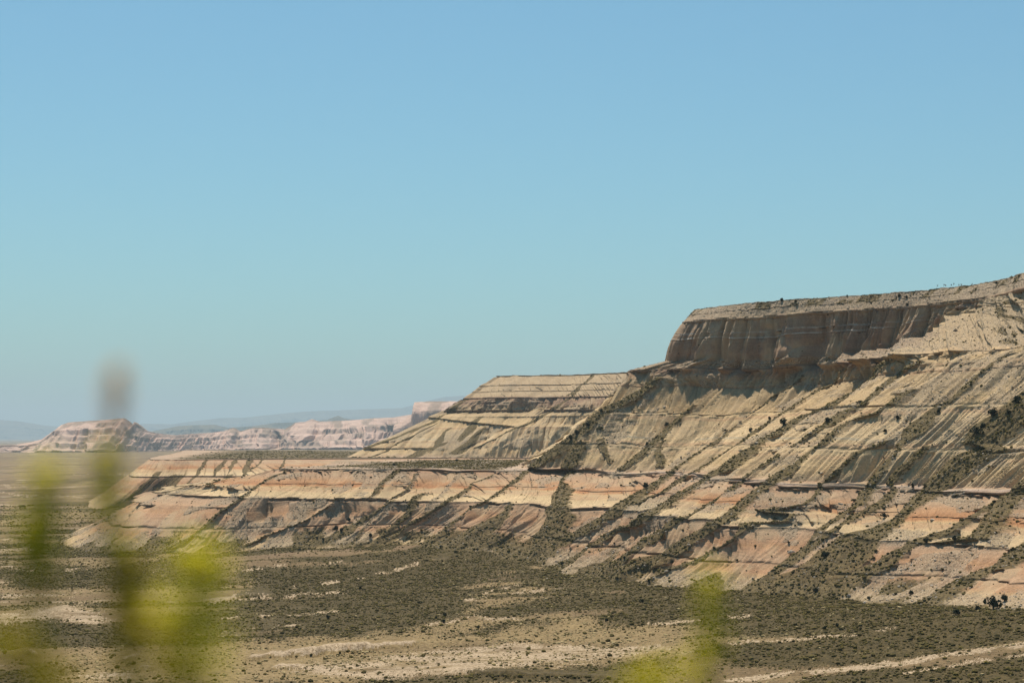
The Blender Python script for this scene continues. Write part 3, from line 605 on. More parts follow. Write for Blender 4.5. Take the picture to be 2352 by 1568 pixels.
def build_far(name, crest, base_v, dist, mat, label, cat, amp=1., step=.45, cliff=0., hmin=-90, veg=.3, sc=1., seed=300):
    """ridge traced in plan: crest heights at real distances, toe on the valley floor, spurs between"""
    u = np.array([p[0] * K for p in crest]); v = np.array([p[1] * K for p in crest]); d = np.array([dist(p[0]) for p in crest])
    uu = np.arange(u[0], u[-1], step); vv = np.interp(uu, u, v); dd = np.interp(uu, u, d)
    dd = np.convolve(np.pad(dd, 30, 'edge'), np.ones(61) / 61, 'valid')[:len(uu)]
    zc = (VH - vv) / FR * dd
    mm = np.concatenate([[0], np.cumsum(np.hypot(np.diff((uu - UC) / FR * dd), np.diff(dd)))])
    hh = zc - hmin
    f = np.concatenate([np.linspace(-.08, 1, 84), 1 + np.linspace(.02, 2.2, 18)])
    Fm, Mm = np.meshgrid(f, mm, indexing='ij')
    sc0 = sc; sc = sc * .5; warp = (fbm(Mm / (300 * sc), Fm * 3, seed, 3) - .5) * 240 * sc
    rg = .55 * ridge((Mm + warp) / (330 * sc), Fm * .8, seed + 1) + .3 * ridge((Mm + warp) / (120 * sc), Fm * 1.6, seed + 2) + .15 * ridge((Mm + warp) / (45 * sc), Fm * 3, seed + 3)
    run = 3.0 * hh.clip(20, None)                                 # horizontal length of the face
    fz = np.clip(Fm, -.2, 1)
    prof = np.where(fz < 0, fz, fz ** 1.5 * (1 - cliff) + cliff * sst(.78, .82, fz) * 1 + 0 * fz) if cliff else fz ** 1.35
    # benches
    ph = prof * 5 + .5 * fbm(Mm / (900 * sc), 0 * Mm, seed + 5, 2); fr_ = ph - np.floor(ph); prof_s = (np.floor(ph) + sst(.35, .95, fr_) - (ph - prof * 5)) / 5
    prof = np.where((Fm > .05) & (Fm < .98), .45 * prof + .55 * prof_s, prof)
    zz = hmin + hh[None] * np.where(Fm <= 1, prof, 1 - .35 * (Fm - 1) ** 1.2)
    dist_ = dd[None] - run[None] * (1 - Fm) * 1.0 - (rg - .4) * run[None] * .55 * amp * sst(-.05, .25, Fm) * sst(1.0, .8, Fm)
    dist_ = np.where(Fm > 1, dd[None] + (Fm - 1) * 900 * sc, dist_)
    Xc = (uu[None] - UC) / FR * dd[None] + 0 * Fm
    P = np.stack([Xc, dist_, zz], -1)
    P[..., 2] += (fbm(Mm / 60, Fm * 9, seed + 6, 3) - .5) * 7 * sc * sst(0, .2, Fm)
    vg = sst(.52, .62, fbm(Mm / (220 * sc), Fm * 5, seed + 8, 4)) * veg * 2 * sst(0.1, .3, Fm); vg = np.maximum(vg, sst(1.0, 1.03, Fm) * .8)
    vg = np.maximum(vg, (1 - sst(.06, .12, np.abs(fr_ - .33))) * .8 * sst(.45, .6, fbm(Mm / 150, Fm * 2, seed + 9, 3)) * (veg > .2))
    ob = grid_mesh(name, P, mat, dict(veg=vg.clip(0, 1), strat=zz))
    tag(ob, 'structure', label, cat); return ob
build_far('badlands', [(-120, 1030), (-40, 1024), (0, 1022), (40, 1019), (70, 1014), (95, 1008), (110, 998), (118, 992), (128, 985), (140, 975), (155, 970), (175, 967), (200, 965), (240, 963), (285, 959), (290, 962), (300, 976),
    (306, 977), (307, 968), (311, 968), (313, 980), (320, 984), (330, 986), (345, 990), (362, 994), (404, 998), (440, 995), (487, 992.5), (515, 988), (536, 981), (553, 989), (570, 984), (584, 980), (623, 982), (654, 985),
    (665, 978), (678, 970), (700, 967), (717, 961), (735, 967), (765, 966), (804, 964), (860, 959), (909, 957), (945, 951), (1000, 950), (1100, 952), (1250, 960)],
    1040, lambda u: np.interp(u, [-120, 300, 500, 700, 1250], [10200, 10800, 12500, 13200, 12600]), M_FAR, 'long band of pale pink badlands with a flat butte across the far plain', 'badlands', amp=1.3)
build_far('butte', [(905, 975), (925, 966), (940, 955), (947, 949), (951, 923), (960, 922), (1008, 920), (1048, 920), (1150, 922), (1300, 925)], 1030, lambda u: 10000, M_FAR,
    'pink cliff sided butte rising at the end of the far badlands', 'butte', cliff=.45, amp=.5, seed=340)
build_far('far_hills', [(300, 1003), (345, 990), (380, 983), (410, 977), (445, 975), (494, 974), (522, 981), (560, 979), (584, 977), (633, 970), (700, 968), (751, 963), (765, 958), (776, 953.5), (790, 959), (804, 961), (850, 968), (950, 972), (1100, 975)],
    1008, lambda u: 33000, M_HILL, 'low dark scrub covered hills behind the pink badlands', 'hills', sc=2, veg=.5, seed=360)
build_far('far_mountains', [(-150, 955), (-60, 958), (0, 963), (50, 967), (94, 975), (160, 981), (220, 985), (280, 980), (327, 972), (393, 973), (452, 965), (504, 959), (560, 958), (644, 949), (696, 944), (804, 940), (860, 938), (923, 936),
    (945, 930), (985, 919), (1019, 911), (1055, 908), (1200, 905), (1400, 915)], 1008, lambda u: 70000, M_HILL, 'faint blue mountain range on the horizon', 'mountains', sc=4, veg=.3, amp=.6, seed=380)
print('far built', time.time() - T0)

# ------------------------------------------------------------------ valley floor
def inpoly(u, v, poly):
    c = np.zeros(u.shape, bool); n = len(poly); j = n - 1
    for i in range(n):
        xi, yi = poly[i][:2]; xj, yj = poly[j][:2]
        c ^= ((yi > v) != (yj > v)) & (u < (xj - xi) * (v - yi) / (yj - yi + 1e-9) + xi); j = i
    return c.astype(float)
def streak(u, v, pts, w, taper=1.):
    dmin = np.full(u.shape, 1e9)
    for (x0, y0, *_), (x1, y1, *_) in zip(pts[:-1], pts[1:]):
        dx, dy = x1 - x0, y1 - y0; t = np.clip(((u - x0) * dx + (v - y0) * dy) / (dx * dx + dy * dy), 0, 1)
        dmin = np.minimum(dmin, np.hypot((u - x0 - t * dx) * .35, v - y0 - t * dy))
    return np.clip(1.5 - dmin / w, 0, 1)
DARK = [z5((-80, 690), (200, 640), (450, 590), (700, 600), (830, 640), (1000, 700), (1060, 745), (700, 800), (300, 850), (-60, 870)), z5((1150, 715), (1500, 640), (1750, 600), (1900, 585), (2352, 560), (2352, 690), (2000, 690), (1500, 710), (1200, 745)),
        z5((1880, 725), (2352, 690), (2352, 765), (1950, 780)), z5((760, 850), (1100, 795), (1600, 740), (1650, 760), (1200, 830), (800, 868)), z5((820, 1060), (1500, 1060), (2352, 960), (2352, 1150), (820, 1150)),
        z5((-500, 400), (300, 390), (900, 300), (1450, 290), (1420, 430), (1050, 560), (600, 600), (-400, 640)), z5((1500, 420), (2352, 400), (2352, 540), (1700, 520)),
        z6((-200, 690), (500, 700), (1100, 720), (2500, 640), (2500, 1010), (1400, 1060), (700, 1000), (-200, 880)), z6((300, 1060), (1500, 1010), (2500, 960), (2500, 1010), (2000, 1100), (1500, 1160), (900, 1200), (300, 1150)),
        z6((1000, 1260), (1700, 1190), (2500, 1090), (2500, 1400), (900, 1400)), z4((1480, 850), (1750, 800), (2400, 700), (2400, 860), (2000, 870), (1600, 868)), z4((-200, 420), (700, 400), (1300, 330), (1400, 560), (600, 560), (0, 540)),
        z4((-100, 740), (600, 760), (1300, 700), (1300, 820), (600, 930), (-100, 900)), z4((-100, 1060), (500, 1080), (500, 1250), (-100, 1250))]
TAN = [z5((-100, 880), (700, 820), (1100, 735), (1300, 740), (1700, 730), (2352, 770), (2352, 890), (1700, 900), (1000, 880), (400, 960), (-100, 980)), z6((-200, 900), (300, 900), (640, 895), (500, 960), (-200, 1030)),
       z6((700, 830), (900, 760), (1150, 690), (1250, 700), (1150, 780), (850, 860)), z5((880, 680), (1150, 640), (1740, 598), (1730, 620), (1200, 665), (900, 720)), z4((500, 950), (1300, 900), (2352, 860), (2352, 1150), (500, 1150)),
       z6((-100, 1040), (700, 1010), (1100, 1050), (400, 1080), (-100, 1130))]
PALE = [z5((420, 985), (800, 925), (1300, 890), (1900, 905), (2352, 905), (2352, 935), (1900, 1010), (1300, 1050), (850, 1100), (500, 1135), (200, 1085)), z4((-100, 690), (150, 680), (600, 640), (680, 700), (620, 800), (300, 760), (-100, 760)),
        z4((1700, 1040), (2352, 1000), (2352, 1120), (2000, 1100)), z4((600, 1060), (950, 1060), (900, 1146), (600, 1146))]
STR = [(z5((0, 330), (250, 298)), 1.2), (z5((100, 400), (260, 380)), .8), (z5((-50, 555), (300, 500), (500, 460), (800, 380), (1000, 335)), 1.7), (z5((1150, 580), (1390, 525)), 1.), (z5((1050, 632), (1400, 572), (1700, 540)), 1.4),
       (z5((-100, 600), (280, 570)), 1.3), (z4((1280, 645), (1700, 600)), 1.6), (z4((1400, 742), (1700, 730), (2100, 690)), 2.), (z4((1320, 832), (1700, 792), (1870, 768)), 1.5), (z4((1990, 400), (2140, 378)), .8),
       (z4((1480, 440), (1780, 395)), 1.2), (z4((420, 435), (680, 400)), .9), (z4((0, 600), (480, 590)), 1.2), (z4((970, 440), (1180, 425)), .8), (z6((500, 1052), (1000, 1025), (1560, 965)), .9), (z6((470, 745), (690, 690)), 1.),
       (z6((480, 1290), (900, 1235), (1500, 1170), (2000, 1110), (2400, 1050)), 3.2), (z6((1600, 1250), (2000, 1170), (2400, 1120)), 1.4), (z6((0, 925), (640, 880)), 1.3), (z5((700, 800), (1100, 730), (1500, 745)), 1.2), (z5((1700, 390), (2000, 300)), 2.2),
       (z5((1650, 480), (1900, 400)), 1.5), (z4((-50, 300), (200, 310)), 2.5), (z4((0, 400), (200, 440)), 1.5), (z3((0, 975), (260, 985)), .9), (z3((0, 1100), (150, 1105)), 1.), (z3((100, 1040), (560, 1052)), .8), (z3((440, 905), (860, 900)), .6), (z3((0, 1020), (120, 1030)), .8)]
BANK = [(z5((-20, 975), (250, 950), (500, 925), (760, 898)), 2.2), (z4((1530, 1003), (1900, 965), (2352, 925)), 2.4), (z4((1680, 1055), (1930, 1042)), 1.8), (z5((900, 1090), (1100, 1080), (1400, 1115)), 2.), (z5((830, 388), (980, 352)), 1.6),
        (z4((1300, 640), (1500, 600), (1700, 602)), 1.6), (z4((-20, 250), (100, 260)), 2.), (z4((200, 720), (450, 700)), 1.8), (z4((120, 950), (260, 985)), 3.), (z4((850, 1075), (970, 1080)), 3.), (z5((1200, 1100), (2000, 1120)), 1.4), (z4((740, 1005), (900, 985)), 1.8)]
def floor_masks(X, Y, z):
    u, v = proj(X, Y, z); far = sst(2600, 1700, Y)
    wu = u + (fbm(X / 30, Y / 60, 401, 3) - .5) * 60; wv = v + (fbm(X / 22, Y / 45, 402, 4) - .5) * 9 + (fbm(X / 5, Y / 12, 403, 2) - .5) * 3
    st = fbm(X / 110 + Y / 500, Y / 38 - X / 260, 404, 4); fine = fbm(X / 14, Y / 11, 405, 3)
    veg = sst(.44, .58, st) * .62 + .12
    near = sst(452 * 1.0, 545, v) 
    veg = veg * (.55 + .45 * near)
    tan = sst(.46, .60, fbm(X / 90, Y / 45 + X / 300, 406, 4)) * .7; pale = sst(.60, .70, fbm(X / 70 + 9, Y / 20, 407, 4)) * .55 * sst(2500, 1200, Y)
    pale = np.maximum(pale, sst(.64, .70, fbm(X / 150, Y / 40, 417, 4)) * .6 * sst(1400, 1900, Y))
    jr = np.random.default_rng(5); ju = [jr.normal(0, 9, u.shape) for _ in range(3)]; jv = [jr.normal(0, 2.4, u.shape) for _ in range(3)]
    ip = lambda pl: sum(inpoly(wu + a, wv + b, pl) for a, b in zip(ju, jv)) / 3
    for pl in TAN: m = ip(pl) * far; tan = np.maximum(tan * (1 - m * .2), m * .9); veg = veg * (1 - m * .75); pale = pale * (1 - .8 * m)
    for pl in DARK: m = ip(pl) * far; veg = np.maximum(veg, m * (.74 + .25 * fine)); tan = tan * (1 - m * .7); pale = pale * (1 - .9 * m)
    for pl in PALE: m = ip(pl) * far; pale = np.maximum(pale, m * (.35 + .4 * fine)); veg = veg * (1 - m * .7)
    for pl, w in STR:
        m = streak(u, v + (wv - v) * .3 + jv[0] * .35, pl, w * .9); m = m * sst(.34, .6, fbm(X / 7, Y / 14, 408, 3))
        pale = np.maximum(pale, m * .9); veg = veg * (1 - m)
    dt = np.full(u.shape, 1e9)
    for a_, b_ in zip(TOE[:-1], TOE[1:]):
        dx, dy = b_[0] - a_[0], b_[1] - a_[1]; t = np.clip(((X - a_[0]) * dx + (Y - a_[1]) * dy) / (dx * dx + dy * dy), 0, 1); dt = np.minimum(dt, np.hypot(X - a_[0] - t * dx, Y - a_[1] - t * dy))
    nt = sst(75, 15, dt); veg = np.maximum(veg, nt * (.25 + .75 * sst(.38, .56, fbm(X / 18, Y / 30, 409, 3)))); pale = pale * (1 - .6 * nt)
    return veg.clip(0, 1), tan.clip(0, 1), pale.clip(0, 1), u, v
def build_floor():
    vr = np.concatenate([np.arange(700, 480, -.55), np.arange(480, 446, -.4), np.arange(446, 438.6, -.25)])
    dr = 84 * FR / (vr - VH)
    dr = np.concatenate([[.4, .8, 1.2, 1.6, 2, 2.6, 3.4, 5, 8, 13, 20, 32, 50, 75, 110, 150, 170, 182, 200, 230, 280, 340, 420, 500, 570], dr[dr > 600], [120000.]])
    uc = np.concatenate([np.linspace(-1400, -40, 50), np.arange(-35, 1062, .95), np.linspace(1070, 2600, 50)])
    Yg, Ug = np.meshgrid(dr, uc, indexing='ij'); Xg = (Ug - UC) / FR * Yg
    Xg = np.where(Yg < 40, (Ug - UC) / FR * (Yg + 2.5) * 2.2, Xg); 
    Z = floor_z(Xg, Yg)
    veg, tan, pale, u, v = floor_masks(Xg, Yg, Z)
    nearm = sst(520, 620, Yg)
    Z = Z + nearm * sst(3000, 1500, Yg) * ((fbm(Xg / 9, Yg / 9, 411, 4) - .5) * 1.3 + (fbm(Xg / 40, Yg / 25, 412, 3) - .5) * 2.2)
    for pl, hgt in BANK:
        # a small eroded bank: ground behind the line stands higher
        x = np.array([p[0] for p in pl]); y = np.array([p[1] for p in pl]); inside = sst(x[0] - 6, x[0] + 12, u) * sst(x[-1] + 6, x[-1] - 12, u)
        yl = np.interp(u, x, y) + (fbm(Xg / 6, 0 * Yg, 413, 3) - .5) * 5
        dv = v - yl
        Z = Z + inside * hgt * .5 * (sst(.25, -.25, dv) * sst(-11, -1, dv) - .35 * sst(-.3, .3, dv) * sst(6, .5, dv))
        pale = np.maximum(pale, inside * (np.abs(dv + 1.3) < 1.2) * .7)
    Z = np.where(Yg < 30, Z + (fbm(Xg / .4, Yg / .4, 414, 3) - .5) * .06, Z)
    P = np.stack([Xg, Yg, Z], -1)
    veg = np.where(Yg < 500, .4, veg)
    ob = grid_mesh('ground', P, M_FLOOR, dict(veg=veg, tan=tan, pale=pale), flip=False)
    tag(ob, 'structure', 'dry valley floor of scrub, pale grass and cracked soil', 'ground')
    # ground behind the viewpoint
    me = raw_mesh('ground', [(-60000, -3000, -90), (60000, -3000, -90), (60000, -60, -90), (-60000, -60, -90), (-60, -40, -24), (60, -40, -24), (-3, .1, -1.3), (3, .1, -1.3)], [(0, 1, 2, 3), (3, 2, 5, 4), (4, 5, 7, 6)], M_FLOOR)
    return P
PF = build_floor()
print('floor built', time.time() - T0)

# ------------------------------------------------------------------ finding the ground at a traced spot
_S = []
for P, stp in ((P1, 1), (P2, 1), (PF, 1)):
    q = P.reshape(-1, 3); q = q[(q[:, 1] > 400) & (q[:, 1] < 6000)]; uu, vv = proj(q[:, 0], q[:, 1], q[:, 2]); k = (uu > -20) & (uu < 1045) & (vv > 260) & (vv < 700); _S.append(np.column_stack([uu[k], vv[k], q[k]]))
_S = np.concatenate(_S); _b = np.floor(_S[:, 0] / 4).astype(int); _o = np.argsort(_b, kind='stable'); _S = _S[_o]; _b = _b[_o]
_lo = np.searchsorted(_b, np.arange(-6, 265)); 
def ground_at(u, v, r=1.0):
    b = int(math.floor(u / 4)); a0 = _lo[max(b - 1 + 6, 0)]; a1 = _lo[min(b + 2 + 6, len(_lo) - 1)]; q = _S[a0:a1]
    for rr in (r, 2 * r, 4 * r):
        k = np.hypot(q[:, 0] - u, q[:, 1] - v) < rr
        if k.any():
            c = q[k]; return tuple(c[np.argmin(c[:, 3])][2:5])
    return None

# ------------------------------------------------------------------ scattered scrub and scree (nobody could count them)
def scatter(name, pts, scl, mat, label, cat, subdiv=1, flat=.7, rough=.55):
    me = bpy.data.meshes.new(name); n = len(pts); me.vertices.add(n); me.vertices.foreach_set('co', np.asarray(pts, np.float32).reshape(-1))
    a = me.attributes.new('sc', 'FLOAT', 'POINT'); a.data.foreach_set('value', np.asarray(scl, np.float32)); me.materials.append(mat)
    ob = link(bpy.data.objects.new(name, me))
    g = bpy.data.node_groups.new(name, 'GeometryNodeTree'); g.interface.new_socket('Geometry', in_out='INPUT', socket_type='NodeSocketGeometry'); g.interface.new_socket('Geometry', in_out='OUTPUT', socket_type='NodeSocketGeometry')
    N, L = g.nodes, g.links
    gi, go = N.new('NodeGroupInput'), N.new('NodeGroupOutput'); ico = N.new('GeometryNodeMeshIcoSphere'); ico.inputs['Subdivisions'].default_value = subdiv + 1; ico.inputs['Radius'].default_value = 1.
    sp = N.new('GeometryNodeSetPosition'); nz = N.new('ShaderNodeTexNoise'); nz.inputs['Scale'].default_value = 1.9; nz.inputs['Detail'].default_value = 3
    sub = N.new('ShaderNodeVectorMath'); sub.operation = 'SUBTRACT'; sub.inputs[1].default_value = (.5, .5, .5); mul = N.new('ShaderNodeVectorMath'); mul.operation = 'SCALE'; mul.inputs['Scale'].default_value = rough * 2.6
    L.new(nz.outputs['Color'], sub.inputs[0]); L.new(sub.outputs[0], mul.inputs[0]); L.new(ico.outputs['Mesh'], sp.inputs['Geometry']); L.new(mul.outputs[0], sp.inputs['Offset'])
    tr = N.new('GeometryNodeTransform'); tr.inputs['Scale'].default_value = (1, 1, flat); L.new(sp.outputs[0], tr.inputs['Geometry'])
    sm = N.new('GeometryNodeSetMaterial'); sm.inputs['Material'].default_value = mat; L.new(tr.outputs[0], sm.inputs['Geometry'])
    m2p = N.new('GeometryNodeMeshToPoints'); m2p.inputs['Radius'].default_value = .01; L.new(gi.outputs[0], m2p.inputs['Mesh'])
    ins = N.new('GeometryNodeInstanceOnPoints'); L.new(m2p.outputs[0], ins.inputs['Points']); L.new(sm.outputs[0], ins.inputs['Instance'])
    at = N.new('GeometryNodeInputNamedAttribute'); at.data_type = 'FLOAT'; at.inputs['Name'].default_value = 'sc'; L.new(at.outputs['Attribute'], ins.inputs['Scale'])
    rv = N.new('FunctionNodeRandomValue'); rv.data_type = 'FLOAT_VECTOR'; rv.inputs['Min'].default_value = (-.25, -.25, 0); rv.inputs['Max'].default_value = (.25, .25, 6.28); L.new(rv.outputs[0], ins.inputs['Rotation'])
    L.new(ins.outputs[0], go.inputs[0]); md = ob.modifiers.new('scatter', 'NODES'); md.node_group = g
    return tag(ob, 'stuff', label, cat)

def sample_surface(P, wgt, n, jit=.6):
    """n points spread over the relief in proportion to weight x area"""
    a = np.linalg.norm(np.cross(P[1:, :-1] - P[:-1, :-1], P[:-1, 1:] - P[:-1, :-1]), axis=-1) * wgt[:-1, :-1]
    uu, vv = proj(P[:-1, :-1, 0], np.maximum(P[:-1, :-1, 1], 1), P[:-1, :-1, 2]); a = a * ((uu > -40) & (uu < 1064) & (P[:-1, :-1, 1] > 400) & (vv < 720) & (vv > 240))
    c = np.cumsum(a.reshape(-1)); k = np.searchsorted(c, rng.random(n) * c[-1]); r, cc = np.divmod(k, P.shape[1] - 1)
    f, g = rng.random((2, n, 1)); return P[r, cc] + (P[r + 1, cc] - P[r, cc]) * f + (P[r, cc + 1] - P[r, cc]) * g, c[-1], r, cc
w = np.clip(veg1 - .25, 0, 1) ** 1.3 + (.006 + .07 * tal1 ** 2) * (LF1 > 1) * (LF1 < 8)
pts, area, r_, c_ = sample_surface(P1, w, 70000); sc_ = (rng.gamma(1.8, .17, len(pts)) + .14).clip(0, 1.0); sc_ *= np.where(LF1[r_, c_] > 8.9, .8, 1); pts[:, 2] += sc_ * .25
print('weighted veg area', area)
scatter('scrub', pts, sc_ * .95, M_SCRUB, 'low olive and brown scrub growing along the spurs of the escarpment', 'scrub')
w = np.clip(tal1 - .35, 0, 1) * (LF1 > .9) * (LF1 < 8.9) * (1 - .6 * veg1) + .02 * (LF1 > 1) * (LF1 < 6)
pts, area, r_, c_ = sample_surface(P1, w, 75000); sc_ = rng.gamma(1.6, .10, len(pts)) + .10
scatter('rubble', pts, np.minimum(sc_, .9), M_STONE, 'pale fallen stones strewn over the debris slopes of the escarpment', 'rubble', subdiv=0, flat=.75, rough=.35)
w = np.clip(veg2 - .4, 0, 1)
pts, area, r_, c_ = sample_surface(P2, w, 9000); sc_ = rng.gamma(4, .22, len(pts)) + .3
scatter('scrub', pts, sc_, M_SCRUB, 'dark scrub dotting the bench and the mesa behind the escarpment', 'scrub', subdiv=0)
# valley floor
n = 600000; Yc = np.sqrt(rng.random(n) * (2300 ** 2 - 600 ** 2) + 600 ** 2); Xc = (rng.random(n) * 1100 - 40 - UC) / FR * Yc
zc = floor_z(Xc, Yc); vg, tn, pl, u_, v_ = floor_masks(Xc, Yc, zc)
dens = np.clip(vg - .22, 0, 1) * 1.1 * sst(2300, 1500, Yc) * (.35 + .65 * sst(.4, .56, fbm(Xc / 5, Yc / 5, 430, 3))) + .05 * tn + .035
keep = rng.random(n) < np.minimum(dens * 1.3, 1); Xc, Yc, zc = Xc[keep], Yc[keep], zc[keep]
fz = fbm(Xc / 9, Yc / 9, 411, 4); fz2 = fbm(Xc / 40, Yc / 25, 412, 3); zc = zc + sst(3000, 1500, Yc) * ((fz - .5) * 1.3 + (fz2 - .5) * 2.2)
sc_ = (rng.gamma(1.5, .15, len(Xc)) + .13).clip(0, 1.1) * (1 + .5 * sst(1300, 2300, Yc)); print('floor shrubs', len(Xc))
scatter('scrub', np.column_stack([Xc, Yc, zc + sc_ * .3]), sc_, M_SCRUB, 'dense dark scrub and heath covering the valley floor', 'scrub', subdiv=0, flat=.75)
n = 300000; Yc = np.sqrt(rng.random(n) * (1700 ** 2 - 600 ** 2) + 600 ** 2); Xc = (rng.random(n) * 1100 - 40 - UC) / FR * Yc
zc = floor_z(Xc, Yc); vg, tn, pl, u_, v_ = floor_masks(Xc, Yc, zc)
keep = rng.random(n) < (.10 + .55 * tn + .35 * pl) * (1 - .75 * vg) * sst(.40, .58, fbm(Xc / 6, Yc / 6, 433, 3)) * .85; Xc, Yc, zc = Xc[keep], Yc[keep], zc[keep]
zc = zc + sst(3000, 1500, Yc) * ((fbm(Xc / 9, Yc / 9, 411, 4) - .5) * 1.3 + (fbm(Xc / 40, Yc / 25, 412, 3) - .5) * 2.2); sc_ = rng.gamma(3, .085, len(Xc)) + .12
scatter('grass', np.column_stack([Xc, Yc, zc + sc_ * .25]), sc_, M_TUFT, 'dry pale grass tufts on the bare parts of the valley floor', 'grass', subdiv=0, flat=.6)
print('scatter built', time.time() - T0)

# ------------------------------------------------------------------ single junipers and broom bushes
def bush_meshes(seed, mat_leaf, h=1.0, conical=.0, n=260, nm='juniper'):
    rs = np.random.default_rng(seed); V, F = [], []
    blobs = [(rs.normal(0, .30), rs.normal(0, .30), rs.uniform(.25, .8), rs.uniform(.28, .45)) for _ in range(7)] + [(0, 0, .55, .5)]
    for k in range(n):
        bx, by, bz, br = blobs[rs.integers(len(blobs))]
        a, b = rs.uniform(0, 2 * math.pi), math.acos(rs.uniform(-.5, 1)); rr = br * rs.uniform(.7, 1.08)
        sh = 1 - conical * bz
        p = np.array([bx * sh + rr * math.sin(b) * math.cos(a), by * sh + rr * math.sin(b) * math.sin(a), (bz + rr * math.cos(b) * (1 + conical)) * h]); p[2] = max(p[2], .03)
        q = rs.normal(0, 1, 3); q /= np.linalg.norm(q); w_ = np.cross(q, rs.normal(0, 1, 3)); w_ /= np.linalg.norm(w_); s_ = rs.uniform(.08, .16)
        i = len(V); V += [p - q * s_, p + w_ * s_ * .8, p + q * s_ * 1.2, p - w_ * s_ * .8]; F += [(i, i + 1, i + 2), (i, i + 2, i + 3)]
    for bx, by, bz, br in blobs:                                    # inner twigs mass
        i = len(V)
        for (x, y, z) in ((1, 0, 0), (-1, 0, 0), (0, 1, 0), (0, -1, 0), (0, 0, 1), (0, 0, -1)): V.append(np.array([bx + x * br * .7, by + y * br * .7, max((bz + z * br * .7) * h, .02)]))
        F += [(i + a_, i + b_, i + c_) for a_, b_, c_ in ((0, 2, 4), (2, 1, 4), (1, 3, 4), (3, 0, 4), (2, 0, 5), (1, 2, 5), (3, 1, 5), (0, 3, 5))]
    crown = raw_mesh('crown', V, F, mat_leaf)
    V, F = [], []
    def limb(p0, p1, r0, r1):
        i = len(V); 
        for p, r in ((p0, r0), (p1, r1)):
            for a in range(5): V.append((p[0] + r * math.cos(a * 1.2566), p[1] + r * math.sin(a * 1.2566), p[2]))
        F.extend([(i + a, i + (a + 1) % 5, i + 5 + (a + 1) % 5, i + 5 + a) for a in range(5)])
    limb((0, 0, -.25), (0, 0, .3 * h), .09, .06)
    for bx, by, bz, br in blobs[:6]: limb((0, 0, .2 * h), (bx, by, bz * h), .045, .02)
    return crown, raw_mesh('trunk', V, F, M_BARK)
KINDS = {'juniper': [bush_meshes(k, M_JUN, 1.15, .25) for k in range(4)], 'broom': [bush_meshes(20 + k, M_JUN2, .85, 0) for k in range(3)]}
nb_ = [0]
def bush(kind, u, v, wpx, label, group=None, name='juniper_bush', hs=1.):
    g = ground_at(u, v)
    if g is None: print('no ground', u, v); return
    cr, tr = KINDS[kind][nb_[0] % len(KINDS[kind])]; nb_[0] += 1
    s_ = wpx * g[1] / FR / 1.5
    e = link(bpy.data.objects.new(name, None)); e.location = (g[0], g[1], g[2] - .05 * s_); e.rotation_euler = (0, 0, rng.uniform(0, 6.28)); e.scale = (s_, s_, s_ * hs); e.empty_display_size = .5
    tag(e, None, label, 'bush', group)
    for nm, me in (('crown', cr), ('trunk', tr)):
        o = link(bpy.data.objects.new(nm, me)); o.parent = e
def one(pt, w_, label, kind='juniper', hs=1., name='juniper_bush', group=None): bush(kind, pt[0][0], pt[0][1], w_, label, group, name, hs)
one(z5((910, 725)), 4.6, 'dark round juniper on the pale grey mound in dry grass, upper of two', hs=1.15)
one(z5((903, 765)), 4.2, 'dark juniper at the foot of the pale grey mound, lower one of two', hs=1.2)
one(z5((858, 735)), 3., 'small flat juniper left of the two dark ones on the pale grey mound')
one(z5((757, 640)), 5.5, 'wide low olive bush on the dark scrub just above the pale grey mound', 'broom', .7, 'broom_bush')
one(z5((178, 738)), 4.4, 'lone dark juniper in the scrub beside the yellow blurred stalks')
one(z5((124, 742)), 2., 'tiny dark juniper just beside the lone one in the scrub')
one(z5((378, 552)), 3., 'small upright juniper below the long pale soil streak', hs=1.2)
one(z5((225, 185)), 5.2, 'left of two touching dark junipers at the foot of the orange slope', hs=1.2)
one(z5((255, 190)), 4.4, 'right of two touching dark junipers at the foot of the orange slope')
one(z5((302, 130)), 4., 'dark juniper on the spur just above the two touching junipers')
one(z5((105, 235)), 3.4, 'flat dark juniper at the toe of the yellow fluted slope', hs=.8)
one(z5((145, 248)), 3.6, 'dark juniper a little below the flat one at the toe of the yellow slope')
one(z5((447, 225)), 4., 'pointed juniper between a yellow fan and the grey debris', hs=1.2)
one(z5((878, 290)), 3.6, 'flat dark juniper at the end of the rocky debris tongue', hs=.8)
one(z5((985, 328)), 3., 'thin brown bush at the head of the long pale soil streak', 'broom', 1.3, 'broom_bush')
one(z5((1118, 800)), 2.4, 'small pointed conical juniper in the thin dark scrub strip', hs=1.7)
one(z5((1640, 402)), 3.4, 'small conical juniper at the tip of the yellow fluted mound', hs=1.3)
one(z5((2030, 365)), 4.4, 'dark juniper in the olive strip beside the pale soil patch')
one(z5((1920, 755)), 3.8, 'dark upright bush at the corner of the dark heath above dry grass', hs=1.2)
one(z5((2150, 635)), 5., 'pair like dark juniper in the middle of the brown heath', hs=.9)
one(z5((2105, 632)), 2.4, 'small dark juniper just left of the one in the brown heath', hs=1.2)
one(z5((2182, 512)), 4., 'dark juniper on the rim of the grey gravel slope')
one(z6((1037, 730)), 6.4, 'large black green juniper alone on the yellow grass patch')
one(z6((1178, 945)), 5., 'dome shaped dark juniper, right of two on the brown heath', hs=.85)
one(z6((1100, 965)), 4.6, 'dome shaped dark juniper, left of two on the brown heath', hs=.9)
one(z6((1332, 968)), 3., 'small dark bush right of the dome shaped junipers')
one(z6((1925, 870)), 8., 'broad dark juniper in olive scrub near the edge of the picture', hs=.9)
one(z6((2155, 835)), 13., 'largest dark juniper, like a tree, on the heath at the foot of the last spur', hs=1.15, name='juniper_tree')
one(z6((2230, 790)), 8., 'dark juniper right behind the largest one')
